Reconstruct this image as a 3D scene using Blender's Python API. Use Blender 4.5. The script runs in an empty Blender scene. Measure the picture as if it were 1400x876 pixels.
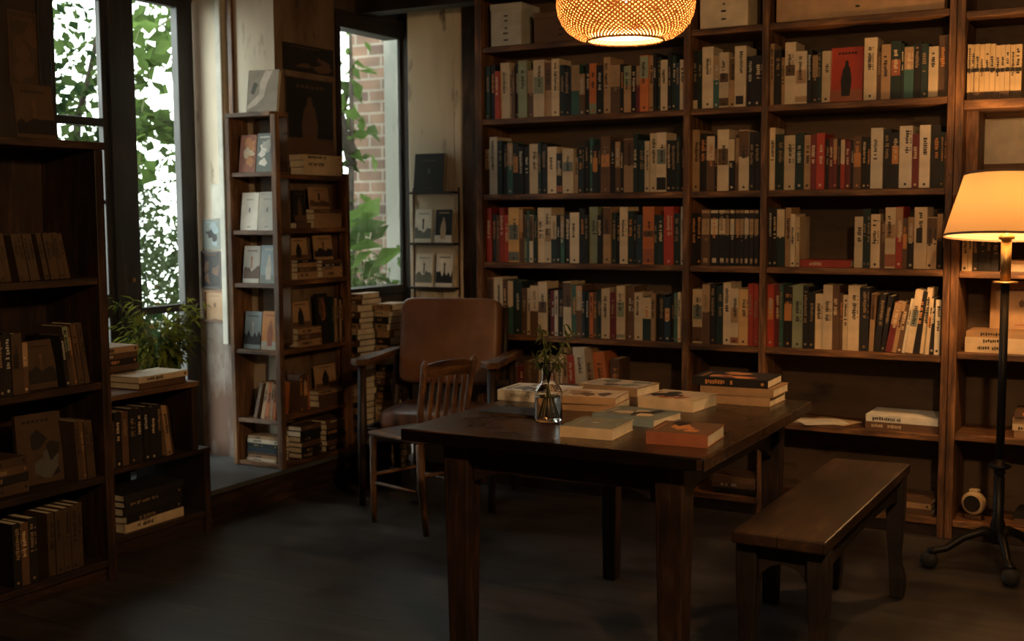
import bpy, math, random
from mathutils import Vector, Matrix
PI = math.pi
random.seed(11)
SC = bpy.context.scene
COL = SC.collection

# ------------------------------------------------------------------ camera, world, exposure
cam_data = bpy.data.cameras.new('camera')
cam = bpy.data.objects.new('camera', cam_data)
COL.objects.link(cam)
SC.camera = cam
cam_data.sensor_width = 36.0
cam_data.lens = 1635.0 / 1400.0 * 36.0
yaw, pitch, roll = math.radians(29.16), math.radians(5.10), math.radians(-0.346)
fw = Vector((-math.sin(yaw) * math.cos(pitch), math.cos(yaw) * math.cos(pitch), -math.sin(pitch)))
rt0 = Vector((math.cos(yaw), math.sin(yaw), 0)); up0 = rt0.cross(fw)
rt = math.cos(roll) * rt0 + math.sin(roll) * up0
up = -math.sin(roll) * rt0 + math.cos(roll) * up0
cam.matrix_world = Matrix(((rt.x, up.x, -fw.x, 0), (rt.y, up.y, -fw.y, 0), (rt.z, up.z, -fw.z, 1.45), (0, 0, 0, 1)))
cam_data.clip_start = 0.05
cam_data.dof.use_dof = True
cam_data.dof.focus_distance = 3.95
cam_data.dof.aperture_fstop = 3.2

SC.view_settings.view_transform = 'Standard'
SC.view_settings.look = 'None'
SC.view_settings.exposure = 0.0
SC.view_settings.gamma = 1.0
SC.view_settings.use_curve_mapping = False
W = bpy.data.worlds.new('overcast_sky'); SC.world = W
W.use_nodes = True
bg = W.node_tree.nodes['Background']
bg.inputs['Color'].default_value = (0.94, 1.0, 0.98, 1)
bg.inputs['Strength'].default_value = 6.0
PENDANT_W, FLOORLAMP_W, GLOBE_W = 100.0, 34.0, 160.0
sun_data = bpy.data.lights.new('pier_fill_sun', 'SUN'); sun_data.energy = 5.0; sun_data.angle = math.radians(38); sun_data.color = (0.95, 1.0, 0.97)  # soft sun added to brighten the plaster pier through the windows
sun = bpy.data.objects.new('pier_fill_sun', sun_data); COL.objects.link(sun)
sun.rotation_euler = Vector((0.56, 0.80, -0.24)).to_track_quat('-Z', 'Y').to_euler()

# ------------------------------------------------------------------ materials
MATS = {}
def _new(name):
    m = bpy.data.materials.new(name); m.use_nodes = True
    nt = m.node_tree
    return m, nt, nt.nodes, nt.links, nt.nodes['Principled BSDF']
def c4(c): return (c[0], c[1], c[2], 1.0)
def ramp(nd, stops):
    r = nd.new('ShaderNodeValToRGB')
    e = r.color_ramp.elements
    e[0].position, e[0].color = stops[0][0], c4(stops[0][1])
    e[1].position, e[1].color = stops[-1][0], c4(stops[-1][1])
    for p, c in stops[1:-1]:
        x = e.new(p); x.color = c4(c)
    return r
def wood(name, dark, mid, worn, axis='X', rough=0.5, scale=6.0, bump=0.25, wornpos=0.72, seam=None):
    m, nt, nd, lk, bs = _new(name)
    tc = nd.new('ShaderNodeTexCoord'); mp = nd.new('ShaderNodeMapping')
    s = {'X': (0.12, 1, 1), 'Y': (1, 0.12, 1), 'Z': (1, 1, 0.12)}[axis]
    mp.inputs['Scale'].default_value = [v * scale for v in s]
    lk.new(tc.outputs['Object'], mp.inputs['Vector'])
    n1 = nd.new('ShaderNodeTexNoise'); n1.inputs['Scale'].default_value = 6; n1.inputs['Detail'].default_value = 9
    n1.inputs['Roughness'].default_value = 0.62; n1.inputs['Distortion'].default_value = 0.6
    lk.new(mp.outputs[0], n1.inputs['Vector'])
    r1 = ramp(nd, [(0.3, dark), (0.52, mid), (wornpos, worn)])
    lk.new(n1.outputs['Fac'], r1.inputs['Fac'])
    n2 = nd.new('ShaderNodeTexNoise'); n2.inputs['Scale'].default_value = 3.1; n2.inputs['Detail'].default_value = 6
    lk.new(tc.outputs['Object'], n2.inputs['Vector'])
    r2 = ramp(nd, [(0.36, (0.45, 0.42, 0.4)), (0.62, (1.12, 1.08, 1.0))])
    lk.new(n2.outputs['Fac'], r2.inputs['Fac'])
    mx = nd.new('ShaderNodeMix'); mx.data_type = 'RGBA'; mx.blend_type = 'MULTIPLY'
    mx.inputs['Factor'].default_value = 1.0
    lk.new(r1.outputs['Color'], mx.inputs['A']); lk.new(r2.outputs['Color'], mx.inputs['B'])
    out = mx.outputs['Result']
    if seam:
        sp = nd.new('ShaderNodeSeparateXYZ'); lk.new(tc.outputs['Object'], sp.inputs[0])
        dv = nd.new('ShaderNodeMath'); dv.operation = 'DIVIDE'; dv.inputs[1].default_value = seam[1]
        lk.new(sp.outputs[seam[0]], dv.inputs[0])
        fr = nd.new('ShaderNodeMath'); fr.operation = 'FRACT'; lk.new(dv.outputs[0], fr.inputs[0])
        ls = nd.new('ShaderNodeMath'); ls.operation = 'GREATER_THAN'; ls.inputs[1].default_value = 0.965
        lk.new(fr.outputs[0], ls.inputs[0])
        m2 = nd.new('ShaderNodeMix'); m2.data_type = 'RGBA'
        lk.new(ls.outputs[0], m2.inputs['Factor']); lk.new(out, m2.inputs['A']); m2.inputs['B'].default_value = c4([v * .35 for v in dark])
        out = m2.outputs['Result']
    lk.new(out, bs.inputs['Base Color'])
    mr = nd.new('ShaderNodeMapRange'); mr.inputs['To Min'].default_value = rough - 0.12; mr.inputs['To Max'].default_value = rough + 0.22
    lk.new(n2.outputs['Fac'], mr.inputs['Value']); lk.new(mr.outputs[0], bs.inputs['Roughness'])
    bp = nd.new('ShaderNodeBump'); bp.inputs['Strength'].default_value = bump; bp.inputs['Distance'].default_value = 0.004
    lk.new(n1.outputs['Fac'], bp.inputs['Height']); lk.new(bp.outputs[0], bs.inputs['Normal'])
    MATS[name] = m
    return m
def plain(name, col, rough=0.7, vary=0.0, noise=0.12, nscale=9.0, metal=0.0, spec=0.35):
    m, nt, nd, lk, bs = _new(name)
    tc = nd.new('ShaderNodeTexCoord')
    n = nd.new('ShaderNodeTexNoise'); n.inputs['Scale'].default_value = nscale; n.inputs['Detail'].default_value = 6
    lk.new(tc.outputs['Object'], n.inputs['Vector'])
    r = ramp(nd, [(0.3, [v * (1 - noise) for v in col]), (0.7, [min(1, v * (1 + noise)) for v in col])])
    lk.new(n.outputs['Fac'], r.inputs['Fac'])
    out = r.outputs['Color']
    if vary:
        oi = nd.new('ShaderNodeObjectInfo')
        hs = nd.new('ShaderNodeHueSaturation')
        mr = nd.new('ShaderNodeMapRange'); mr.inputs['To Min'].default_value = 1 - vary; mr.inputs['To Max'].default_value = 1 + vary
        lk.new(oi.outputs['Random'], mr.inputs['Value']); lk.new(mr.outputs[0], hs.inputs['Value'])
        lk.new(out, hs.inputs['Color']); out = hs.outputs['Color']
    lk.new(out, bs.inputs['Base Color'])
    bs.inputs['Roughness'].default_value = rough; bs.inputs['Metallic'].default_value = metal
    bs.inputs['Specular IOR Level'].default_value = spec
    MATS[name] = m
    return m
def stained(name, base, stain, stain2, scale=2.2, lo=0.52, hi=0.66, rough=0.85, stretch=(1, 1, 0.35)):
    m, nt, nd, lk, bs = _new(name)
    tc = nd.new('ShaderNodeTexCoord'); mp = nd.new('ShaderNodeMapping'); mp.inputs['Scale'].default_value = stretch
    lk.new(tc.outputs['Object'], mp.inputs['Vector'])
    n1 = nd.new('ShaderNodeTexNoise'); n1.inputs['Scale'].default_value = scale; n1.inputs['Detail'].default_value = 10; n1.inputs['Roughness'].default_value = 0.6
    n2 = nd.new('ShaderNodeTexNoise'); n2.inputs['Scale'].default_value = scale * 7; n2.inputs['Detail'].default_value = 6
    lk.new(mp.outputs[0], n1.inputs['Vector']); lk.new(mp.outputs[0], n2.inputs['Vector'])
    r1 = ramp(nd, [(lo, base), (hi, stain)]); lk.new(n1.outputs['Fac'], r1.inputs['Fac'])
    r2 = ramp(nd, [(0.60, (1, 1, 1)), (0.74, stain2)]); lk.new(n2.outputs['Fac'], r2.inputs['Fac'])
    mx = nd.new('ShaderNodeMix'); mx.data_type = 'RGBA'; mx.blend_type = 'MULTIPLY'; mx.inputs['Factor'].default_value = 1
    lk.new(r1.outputs['Color'], mx.inputs['A']); lk.new(r2.outputs['Color'], mx.inputs['B'])
    lk.new(mx.outputs['Result'], bs.inputs['Base Color']); bs.inputs['Roughness'].default_value = rough
    bp = nd.new('ShaderNodeBump'); bp.inputs['Strength'].default_value = 0.2; bp.inputs['Distance'].default_value = 0.01
    lk.new(n1.outputs['Fac'], bp.inputs['Height']); lk.new(bp.outputs[0], bs.inputs['Normal'])
    MATS[name] = m
    return m
def translucent(name, col, tcol, mixv=0.5, vary=0.0, noise=0.0):
    m, nt, nd, lk, bs = _new(name)
    nd.remove(bs)
    out = nd['Material Output']
    d = nd.new('ShaderNodeBsdfDiffuse'); t = nd.new('ShaderNodeBsdfTranslucent'); mx = nd.new('ShaderNodeMixShader')
    d.inputs['Color'].default_value = c4(col); t.inputs['Color'].default_value = c4(tcol)
    if noise:
        tc = nd.new('ShaderNodeTexCoord'); n = nd.new('ShaderNodeTexNoise'); n.inputs['Scale'].default_value = noise
        n.inputs['Detail'].default_value = 5
        lk.new(tc.outputs['Object'], n.inputs['Vector'])
        for c, s in ((col, d), (tcol, t)):
            r = ramp(nd, [(0.32, [v * .72 for v in c]), (0.68, [min(1, v * 1.15) for v in c])])
            lk.new(n.outputs['Fac'], r.inputs['Fac']); lk.new(r.outputs['Color'], s.inputs['Color'])
    mx.inputs[0].default_value = mixv
    lk.new(d.outputs[0], mx.inputs[1]); lk.new(t.outputs[0], mx.inputs[2]); lk.new(mx.outputs[0], out.inputs[0])
    MATS[name] = m
    return m
def emit(name, col, strength):
    m, nt, nd, lk, bs = _new(name)
    bs.inputs['Base Color'].default_value = c4(col)
    bs.inputs['Emission Color'].default_value = c4(col); bs.inputs['Emission Strength'].default_value = strength
    MATS[name] = m
    return m

WD, WM, WW = (0.030, 0.013, 0.006), (0.150, 0.067, 0.026), (0.40, 0.20, 0.082)
for ax in 'XYZ':
    wood('case_wood_' + ax, WD, WM, WW, ax, 0.55, 6)
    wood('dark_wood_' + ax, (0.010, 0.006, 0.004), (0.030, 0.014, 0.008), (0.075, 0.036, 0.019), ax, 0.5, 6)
    wood('black_wood_' + ax, (0.008, 0.006, 0.005), (0.020, 0.012, 0.009), (0.045, 0.026, 0.017), ax, 0.55, 6)
    wood('light_wood_' + ax, (0.07, 0.035, 0.016), (0.17, 0.09, 0.045), (0.34, 0.20, 0.11), ax, 0.6, 6)
wood('table_wood', (0.016, 0.008, 0.005), (0.046, 0.023, 0.012), (0.110, 0.056, 0.028), 'X', 0.24, 5, 0.3, 0.75, seam=('Y', 0.196))
wood('bench_wood', (0.012, 0.006, 0.004), (0.034, 0.017, 0.009), (0.080, 0.040, 0.020), 'Y', 0.40, 5, 0.25, 0.74, seam=('X', 0.139))
wood('floor_wood', (0.026, 0.024, 0.023), (0.046, 0.041, 0.038), (0.080, 0.071, 0.064), 'X', 0.40, 1.6, 0.15, 0.76, seam=('Y', 0.19))
wood('window_wood', (0.008, 0.0075, 0.007), (0.018, 0.017, 0.016), (0.040, 0.038, 0.036), 'Z', 0.5, 5)
stained('plaster', (0.58, 0.50, 0.385), (0.33, 0.27, 0.19), (0.25, 0.19, 0.13), 1.7, 0.46, 0.72)
stained('pier_plaster', (0.70, 0.62, 0.49), (0.42, 0.35, 0.25), (0.16, 0.12, 0.09), 2.2, 0.45, 0.75)
stained('peeling_paint', (0.20, 0.175, 0.15), (0.075, 0.036, 0.020), (0.45, 0.38, 0.32), 3.4, 0.42, 0.56)
stained('brown_wall', (0.085, 0.050, 0.028), (0.035, 0.020, 0.012), (0.30, 0.24, 0.2), 2.5, 0.45, 0.65)
stained('dark_wall', (0.060, 0.040, 0.028), (0.022, 0.015, 0.011), (0.4, 0.35, 0.3), 2.0, 0.42, 0.66)
stained('pier_board', (0.20, 0.135, 0.080), (0.085, 0.048, 0.026), (0.35, 0.28, 0.22), 2.5, 0.45, 0.65)
stained('back_board', (0.120, 0.074, 0.044), (0.045, 0.027, 0.016), (0.35, 0.3, 0.25), 2.4, 0.42, 0.62, stretch=(0.3, 1, 1))
stained('slate', (0.075, 0.078, 0.080), (0.040, 0.042, 0.044), (0.7, 0.7, 0.7), 3.0, 0.4, 0.7, 0.5)
stained('garden_ground', (0.20, 0.19, 0.15), (0.10, 0.11, 0.06), (0.6, 0.6, 0.5), 2.0)
stained('pale_render', (0.17, 0.165, 0.14), (0.10, 0.10, 0.085), (0.7, 0.7, 0.65), 1.8)
def leather(name, col, col2):
    m, nt, nd, lk, bs = _new(name)
    tc = nd.new('ShaderNodeTexCoord')
    n = nd.new('ShaderNodeTexNoise'); n.inputs['Scale'].default_value = 5; n.inputs['Detail'].default_value = 8
    v = nd.new('ShaderNodeTexVoronoi'); v.inputs['Scale'].default_value = 150
    lk.new(tc.outputs['Object'], n.inputs['Vector']); lk.new(tc.outputs['Object'], v.inputs['Vector'])
    r = ramp(nd, [(0.3, col2), (0.7, col)]); lk.new(n.outputs['Fac'], r.inputs['Fac']); lk.new(r.outputs['Color'], bs.inputs['Base Color'])
    bs.inputs['Roughness'].default_value = 0.48
    bp = nd.new('ShaderNodeBump'); bp.inputs['Strength'].default_value = 0.15; bp.inputs['Distance'].default_value = 0.002
    lk.new(v.outputs['Distance'], bp.inputs['Height']); lk.new(bp.outputs[0], bs.inputs['Normal'])
    MATS[name] = m
leather('leather', (0.24, 0.105, 0.045), (0.115, 0.045, 0.020))
def brick(name):
    m, nt, nd, lk, bs = _new(name)
    tc = nd.new('ShaderNodeTexCoord'); sp = nd.new('ShaderNodeSeparateXYZ'); cb = nd.new('ShaderNodeCombineXYZ')
    ad = nd.new('ShaderNodeMath'); ad.operation = 'ADD'
    lk.new(tc.outputs['Object'], sp.inputs[0]); lk.new(sp.outputs['X'], ad.inputs[0]); lk.new(sp.outputs['Y'], ad.inputs[1])
    lk.new(ad.outputs[0], cb.inputs['X']); lk.new(sp.outputs['Z'], cb.inputs['Y'])
    b = nd.new('ShaderNodeTexBrick'); b.inputs['Scale'].default_value = 1.0
    b.inputs['Brick Width'].default_value = 0.23; b.inputs['Row Height'].default_value = 0.085; b.inputs['Mortar Size'].default_value = 0.009
    b.inputs['Color1'].default_value = (0.135, 0.078, 0.050, 1); b.inputs['Color2'].default_value = (0.066, 0.038, 0.027, 1); b.inputs['Mortar'].default_value = (0.175, 0.150, 0.120, 1)
    lk.new(cb.outputs[0], b.inputs['Vector'])
    n = nd.new('ShaderNodeTexNoise'); n.inputs['Scale'].default_value = 5; n.inputs['Detail'].default_value = 7
    lk.new(tc.outputs['Object'], n.inputs['Vector'])
    r = ramp(nd, [(0.3, (0.6, 0.6, 0.6)), (0.7, (1.25, 1.2, 1.15))]); lk.new(n.outputs['Fac'], r.inputs['Fac'])
    mx = nd.new('ShaderNodeMix'); mx.data_type = 'RGBA'; mx.blend_type = 'MULTIPLY'; mx.inputs['Factor'].default_value = 1
    lk.new(b.outputs['Color'], mx.inputs['A']); lk.new(r.outputs['Color'], mx.inputs['B']); lk.new(mx.outputs['Result'], bs.inputs['Base Color'])
    bs.inputs['Roughness'].default_value = 0.9
    bp = nd.new('ShaderNodeBump'); bp.inputs['Strength'].default_value = 0.6; bp.inputs['Distance'].default_value = 0.012; bp.invert = True
    lk.new(b.outputs['Fac'], bp.inputs['Height']); lk.new(bp.outputs[0], bs.inputs['Normal'])
    MATS[name] = m
brick('brick')
def thin_glass(name):
    m, nt, nd, lk, bs = _new(name); nd.remove(bs)
    t = nd.new('ShaderNodeBsdfTransparent'); g = nd.new('ShaderNodeBsdfGlossy'); g.inputs['Roughness'].default_value = 0.02
    t.inputs['Color'].default_value = (0.96, 0.98, 0.96, 1)
    lw = nd.new('ShaderNodeLayerWeight'); pw = nd.new('ShaderNodeMath'); pw.operation = 'POWER'; pw.inputs[1].default_value = 4.0
    f = nd.new('ShaderNodeMath'); f.operation = 'MULTIPLY_ADD'; f.inputs[1].default_value = 0.5; f.inputs[2].default_value = 0.015
    lk.new(lw.outputs['Facing'], pw.inputs[0]); lk.new(pw.outputs[0], f.inputs[0])
    mx = nd.new('ShaderNodeMixShader'); lk.new(f.outputs[0], mx.inputs[0]); lk.new(t.outputs[0], mx.inputs[1]); lk.new(g.outputs[0], mx.inputs[2])
    lk.new(mx.outputs[0], nd['Material Output'].inputs[0]); MATS[name] = m
thin_glass('pane_glass')
def glass(name, ior, col=(1, 1, 1)):
    m, nt, nd, lk, bs = _new(name)
    bs.inputs['Base Color'].default_value = c4(col); bs.inputs['Transmission Weight'].default_value = 1.0
    bs.inputs['Roughness'].default_value = 0.0; bs.inputs['IOR'].default_value = ior; MATS[name] = m
glass('vase_glass', 1.45); glass('water', 1.33, (0.97, 0.98, 0.95))
def woven(name):
    # woven cane: diagonal lattice of strands with small open gaps between them
    m, nt, nd, lk, bs = _new(name); nd.remove(bs)
    uv = nd.new('ShaderNodeUVMap'); uv.uv_map = 'UVMap'
    sp = nd.new('ShaderNodeSeparateXYZ'); lk.new(uv.outputs[0], sp.inputs[0])
    def mth(op, a, b=None):
        n = nd.new('ShaderNodeMath'); n.operation = op
        for i, v in enumerate((a, b)):
            if v is None: continue
            if isinstance(v, (int, float)): n.inputs[i].default_value = v
            else: lk.new(v, n.inputs[i])
        return n.outputs[0]
    u = mth('MULTIPLY', sp.outputs['X'], 74.0); v = mth('MULTIPLY', sp.outputs['Y'], 26.0)
    a = mth('ABSOLUTE', mth('SINE', mth('MULTIPLY', mth('ADD', u, v), PI)))
    b = mth('ABSOLUTE', mth('SINE', mth('MULTIPLY', mth('SUBTRACT', u, v), PI)))
    h = mth('MULTIPLY', a, b)
    hole = mth('GREATER_THAN', h, 0.80)
    tr = nd.new('ShaderNodeBsdfTransparent'); d = nd.new('ShaderNodeBsdfDiffuse'); t = nd.new('ShaderNodeBsdfTranslucent')
    d.inputs['Color'].default_value = (0.30, 0.16, 0.075, 1); t.inputs['Color'].default_value = (0.012, 0.0040, 0.0010, 1)
    m1 = nd.new('ShaderNodeMixShader'); m1.inputs[0].default_value = 0.35
    lk.new(d.outputs[0], m1.inputs[1]); lk.new(t.outputs[0], m1.inputs[2])
    bp = nd.new('ShaderNodeBump'); bp.inputs['Strength'].default_value = 0.9; bp.inputs['Distance'].default_value = 0.004; bp.invert = True
    lk.new(h, bp.inputs['Height']); lk.new(bp.outputs[0], d.inputs['Normal'])
    m2 = nd.new('ShaderNodeMixShader'); lk.new(hole, m2.inputs[0]); lk.new(m1.outputs[0], m2.inputs[1]); lk.new(tr.outputs[0], m2.inputs[2])
    lk.new(m2.outputs[0], nd['Material Output'].inputs[0]); MATS[name] = m
woven('woven_cane')
translucent('shade_fabric', (0.60, 0.47, 0.31), (0.135, 0.088, 0.040), 0.5)
translucent('lamp_paper', (0.75, 0.62, 0.42), (0.80, 0.66, 0.42), 0.72, noise=60)
_nt = MATS['lamp_paper'].node_tree; _o = _nt.nodes['Material Output']; _src = _o.inputs[0].links[0].from_socket
_t = _nt.nodes.new('ShaderNodeBsdfTransparent'); _x = _nt.nodes.new('ShaderNodeMixShader'); _x.inputs[0].default_value = 0.22    # a loose, open paper
_nt.links.new(_src, _x.inputs[1]); _nt.links.new(_t.outputs[0], _x.inputs[2]); _nt.links.new(_x.outputs[0], _o.inputs[0])
plain('cream_lining', (0.82, 0.74, 0.58), 0.8)
emit('bulb', (1.0, 0.72, 0.38), 16.0)
_nt = MATS['bulb'].node_tree; _o = _nt.nodes['Material Output']; _src = _o.inputs[0].links[0].from_socket      # a clear bulb
_t = _nt.nodes.new('ShaderNodeBsdfTransparent'); _x = _nt.nodes.new('ShaderNodeMixShader'); _x.inputs[0].default_value = 0.85
_nt.links.new(_src, _x.inputs[1]); _nt.links.new(_t.outputs[0], _x.inputs[2]); _nt.links.new(_x.outputs[0], _o.inputs[0])
plain('iron', (0.020, 0.018, 0.017), 0.45, metal=0.6)
plain('brass', (0.42, 0.27, 0.12), 0.35, metal=0.9)
plain('rubber', (0.02, 0.02, 0.02), 0.8)
plain('clay', (0.20, 0.09, 0.05), 0.85)
plain('soil', (0.03, 0.02, 0.014), 0.95)
plain('bark', (0.045, 0.035, 0.026), 0.9, noise=0.5)
plain('stem_green', (0.09, 0.10, 0.035), 0.7)
for nm, c, t in (('leaf_mid', (0.040, 0.064, 0.024), (0.080, 0.122, 0.036)), ('leaf_bright', (0.056, 0.094, 0.026), (0.130, 0.205, 0.052)),
                 ('leaf_dark', (0.014, 0.030, 0.013), (0.022, 0.042, 0.015)), ('leaf_pale', (0.070, 0.098, 0.050), (0.125, 0.170, 0.080)),
                 ('leaf_olive', (0.20, 0.21, 0.04), (0.34, 0.35, 0.06)), ('leaf_sprig', (0.17, 0.18, 0.075), (0.22, 0.22, 0.08)), ('leaf_rust', (0.060, 0.040, 0.014), (0.11, 0.07, 0.02))):
    translucent(nm, c, t, 0.5, noise=3.0)

PAL = dict(d=(0.016, 0.030, 0.026), k=(0.016, 0.014, 0.014), c=(0.60, 0.47, 0.31), w=(0.66, 0.58, 0.45), t=(0.38, 0.235, 0.125), s=(0.235, 0.26, 0.165),
           g=(0.045, 0.115, 0.095), b=(0.022, 0.042, 0.062), n=(0.115, 0.062, 0.034), o=(0.50, 0.15, 0.045), r=(0.36, 0.045, 0.028), m=(0.15, 0.025, 0.025),
           y=(0.64, 0.40, 0.17), x=(0.64, 0.46, 0.25), p=(0.70, 0.62, 0.47), i=(0.020, 0.016, 0.013), l=(0.58, 0.44, 0.28),
           a=(0.52, 0.22, 0.07), u=(0.22, 0.28, 0.30), e=(0.43, 0.41, 0.35), q=(0.30, 0.10, 0.05), z=(0.10, 0.10, 0.095), h=(0.78, 0.75, 0.66), f=(0.16, 0.18, 0.16), j=(0.26, 0.175, 0.10), v=(0.070, 0.043, 0.025))  # v is tan darkened to hold the shade of the window-side shelves
for k_, v_ in PAL.items():
    plain('print_' + k_, v_, 0.55 if k_ not in 'p' else 0.9, vary=0.16 if k_ in 'dkcwtsgbnormyx' else 0.0, noise=0.16, nscale=14)
def M(k):
    return MATS[k] if k in MATS else MATS['print_' + k]

# ------------------------------------------------------------------ mesh helpers
class MB:
    def __init__(self):
        self.v = []; self.f = []; self.mi = []; self.uv = None; self.T = Matrix.Identity(4); self.smooth = False
    def add(self, vs, fs, mi=0):
        o = len(self.v)
        self.v += [tuple(self.T @ Vector(p)) for p in vs]
        self.f += [tuple(i + o for i in f) for f in fs]
        self.mi += [mi] * len(fs)
        return self
    def box(self, x0, x1, y0, y1, z0, z1, mi=0):
        return self.add([(x0, y0, z0), (x1, y0, z0), (x1, y1, z0), (x0, y1, z0), (x0, y0, z1), (x1, y0, z1), (x1, y1, z1), (x0, y1, z1)],
                        [(0, 3, 2, 1), (4, 5, 6, 7), (0, 1, 5, 4), (1, 2, 6, 5), (2, 3, 7, 6), (3, 0, 4, 7)], mi)
    def prism(self, bot, top, mi=0):
        n = len(bot)
        return self.add(list(bot) + list(top), [tuple(range(n))[::-1], tuple(range(n, 2 * n))] + [(i, (i + 1) % n, n + (i + 1) % n, n + i) for i in range(n)], mi)
    def extrude(self, pts, axis, a, b, mi=0):
        def P(p, t):
            return {'x': (t, p[0], p[1]), 'y': (p[0], t, p[1]), 'z': (p[0], p[1], t)}[axis]
        return self.prism([P(p, a) for p in pts], [P(p, b) for p in pts], mi)
    def quad(self, a, b, c, d, mi=0):
        return self.add([a, b, c, d], [(0, 1, 2, 3)], mi)
    def lathe(self, prof, n=32, mi=0, cx=0, cy=0, cap0=False, cap1=False, uv=False):
        o = len(self.v); vs = []; fs = []
        for r, z in prof:
            for k in range(n):
                a = 2 * PI * k / n; vs.append((cx + r * math.cos(a), cy + r * math.sin(a), z))
        m = len(prof)
        for j in range(m - 1):
            for k in range(n):
                fs.append((j * n + k, j * n + (k + 1) % n, (j + 1) * n + (k + 1) % n, (j + 1) * n + k))
        if cap0: fs.append(tuple(range(n))[::-1])
        if cap1: fs.append(tuple((m - 1) * n + k for k in range(n)))
        if uv:
            self.uv = []
            for j in range(m - 1):
                for k in range(n):
                    self.uv.append([(k / n, j / (m - 1)), ((k + 1) / n, j / (m - 1)), ((k + 1) / n, (j + 1) / (m - 1)), (k / n, (j + 1) / (m - 1))])
        return self.add(vs, fs, mi)
    def tube(self, pts, rad, n=8, mi=0, cap=True):
        pts = [Vector(p) for p in pts]
        rs = rad if isinstance(rad, (list, tuple)) else [rad] * len(pts)
        vs = []; fs = []; ref = None
        for i, p in enumerate(pts):
            t = (pts[min(i + 1, len(pts) - 1)] - pts[max(i - 1, 0)]).normalized()
            if ref is None:
                ref = Vector((0, 0, 1)) if abs(t.z) < 0.9 else Vector((1, 0, 0))
            ref = (ref - t * ref.dot(t)).normalized(); bn = t.cross(ref)
            for k in range(n):
                a = 2 * PI * k / n; vs.append(tuple(p + (ref * math.cos(a) + bn * math.sin(a)) * rs[i]))
        for i in range(len(pts) - 1):
            for k in range(n):
                fs.append((i * n + k, i * n + (k + 1) % n, (i + 1) * n + (k + 1) % n, (i + 1) * n + k))
        if cap:
            fs.append(tuple(range(n))[::-1]); fs.append(tuple((len(pts) - 1) * n + k for k in range(n)))
        return self.add(vs, fs, mi)
    def leaf(self, p, d, nrm, L, w, bend=0.25, mi=0):
        d = d.normalized(); s = d.cross(nrm)
        if s.length < 1e-4: s = d.cross(Vector((1, 0.3, 0.2)))
        s.normalize(); n = s.cross(d)
        a = p; m = p + d * L * 0.45 - n * bend * L * 0.06; e = p + d * L - n * bend * L * 0.35
        l = m + s * w * 0.5 + n * w * 0.1; r = m - s * w * 0.5 + n * w * 0.1
        return self.add([tuple(a), tuple(l), tuple(e), tuple(r), tuple(m)], [(0, 1, 4), (1, 2, 4), (2, 3, 4), (3, 0, 4)], mi)
    def build(self, name, mats, parent=None, loc=None, rz=0.0, rx=0.0, ry=0.0, bev=0.0, smooth=None, sub=0):
        me = bpy.data.meshes.new(name)
        me.from_pydata(self.v, [], self.f)
        if isinstance(mats, str): mats = [mats]
        for m in mats: me.materials.append(M(m))
        for p, i in zip(me.polygons, self.mi): p.material_index = i
        if self.uv:
            l = me.uv_layers.new(name='UVMap'); k = 0
            for p in me.polygons:
                if p.index < len(self.uv):
                    for q, li in enumerate(p.loop_indices): l.data[li].uv = self.uv[p.index][q]
        if smooth is None: smooth = self.smooth
        if smooth:
            for p in me.polygons: p.use_smooth = True
        me.update()
        o = bpy.data.objects.new(name, me); COL.objects.link(o)
        if parent is not None: o.parent = parent
        if loc is not None: o.location = loc
        if rz or rx or ry: o.rotation_euler = (rx, ry, rz)
        if bev:
            b = o.modifiers.new('edge', 'BEVEL'); b.width = bev; b.segments = 2; b.limit_method = 'ANGLE'; b.angle_limit = 0.7
        if sub:
            s = o.modifiers.new('round', 'SUBSURF'); s.levels = sub; s.render_levels = sub
        return o
def tag(o, label=None, cat=None, group=None, kind=None):
    if label: o['label'] = label
    if cat: o['category'] = cat
    if group: o['group'] = group
    if kind: o['kind'] = kind
    return o
def thing(name, label, cat, loc=(0, 0, 0), rz=0.0, group=None):
    o = bpy.data.objects.new(name, None); COL.objects.link(o)
    o.location = loc; o.rotation_euler = (0, 0, rz); o.empty_display_size = 0.05
    return tag(o, label, cat, group)
def struct(mb, name, mats, parent=None, bev=0.0):
    o = mb.build(name, mats, parent, bev=bev)
    if parent is None: o['kind'] = 'structure'
    return o
def B(*a, mi=0): return MB().box(*a, mi=mi)
ONES = ['', 'first', 'second', 'third', 'fourth', 'fifth', 'sixth', 'seventh', 'eighth', 'ninth', 'tenth', 'eleventh', 'twelfth', 'thirteenth', 'fourteenth',
        'fifteenth', 'sixteenth', 'seventeenth', 'eighteenth', 'nineteenth']
def ordinal(n):
    if n < 20: return ONES[n]
    t, o = divmod(n, 10)
    if o == 0: return {2: 'twentieth', 3: 'thirtieth', 4: 'fortieth'}[t]
    return {2: 'twenty-', 3: 'thirty-', 4: 'forty-'}[t] + ONES[o]

# ------------------------------------------------------------------ the room
struct(B(-4.75, 2.3, -1.6, 6.0, -0.12, 0.0), 'floor', 'floor_wood')
cl = MB().box(-4.75, 2.3, -1.6, 6.0, 2.64, 2.76)
for y in (0.4, 1.7, 3.0, 4.3, 5.55): cl.box(-4.60, 2.2, y - 0.06, y + 0.06, 2.56, 2.64)
struct(cl, 'ceiling', 'black_wood_X')
struct(B(-3.60, 2.3, 5.84, 6.0, 0.0, 2.64), 'wall_back', 'brown_wall')
struct(B(2.2, 2.3, -1.6, 5.84, 0.0, 2.64), 'wall_right', 'dark_wall')
struct(B(-4.6, 2.2, -1.6, -1.5, 0.0, 2.64), 'wall_front', 'dark_wall')
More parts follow.
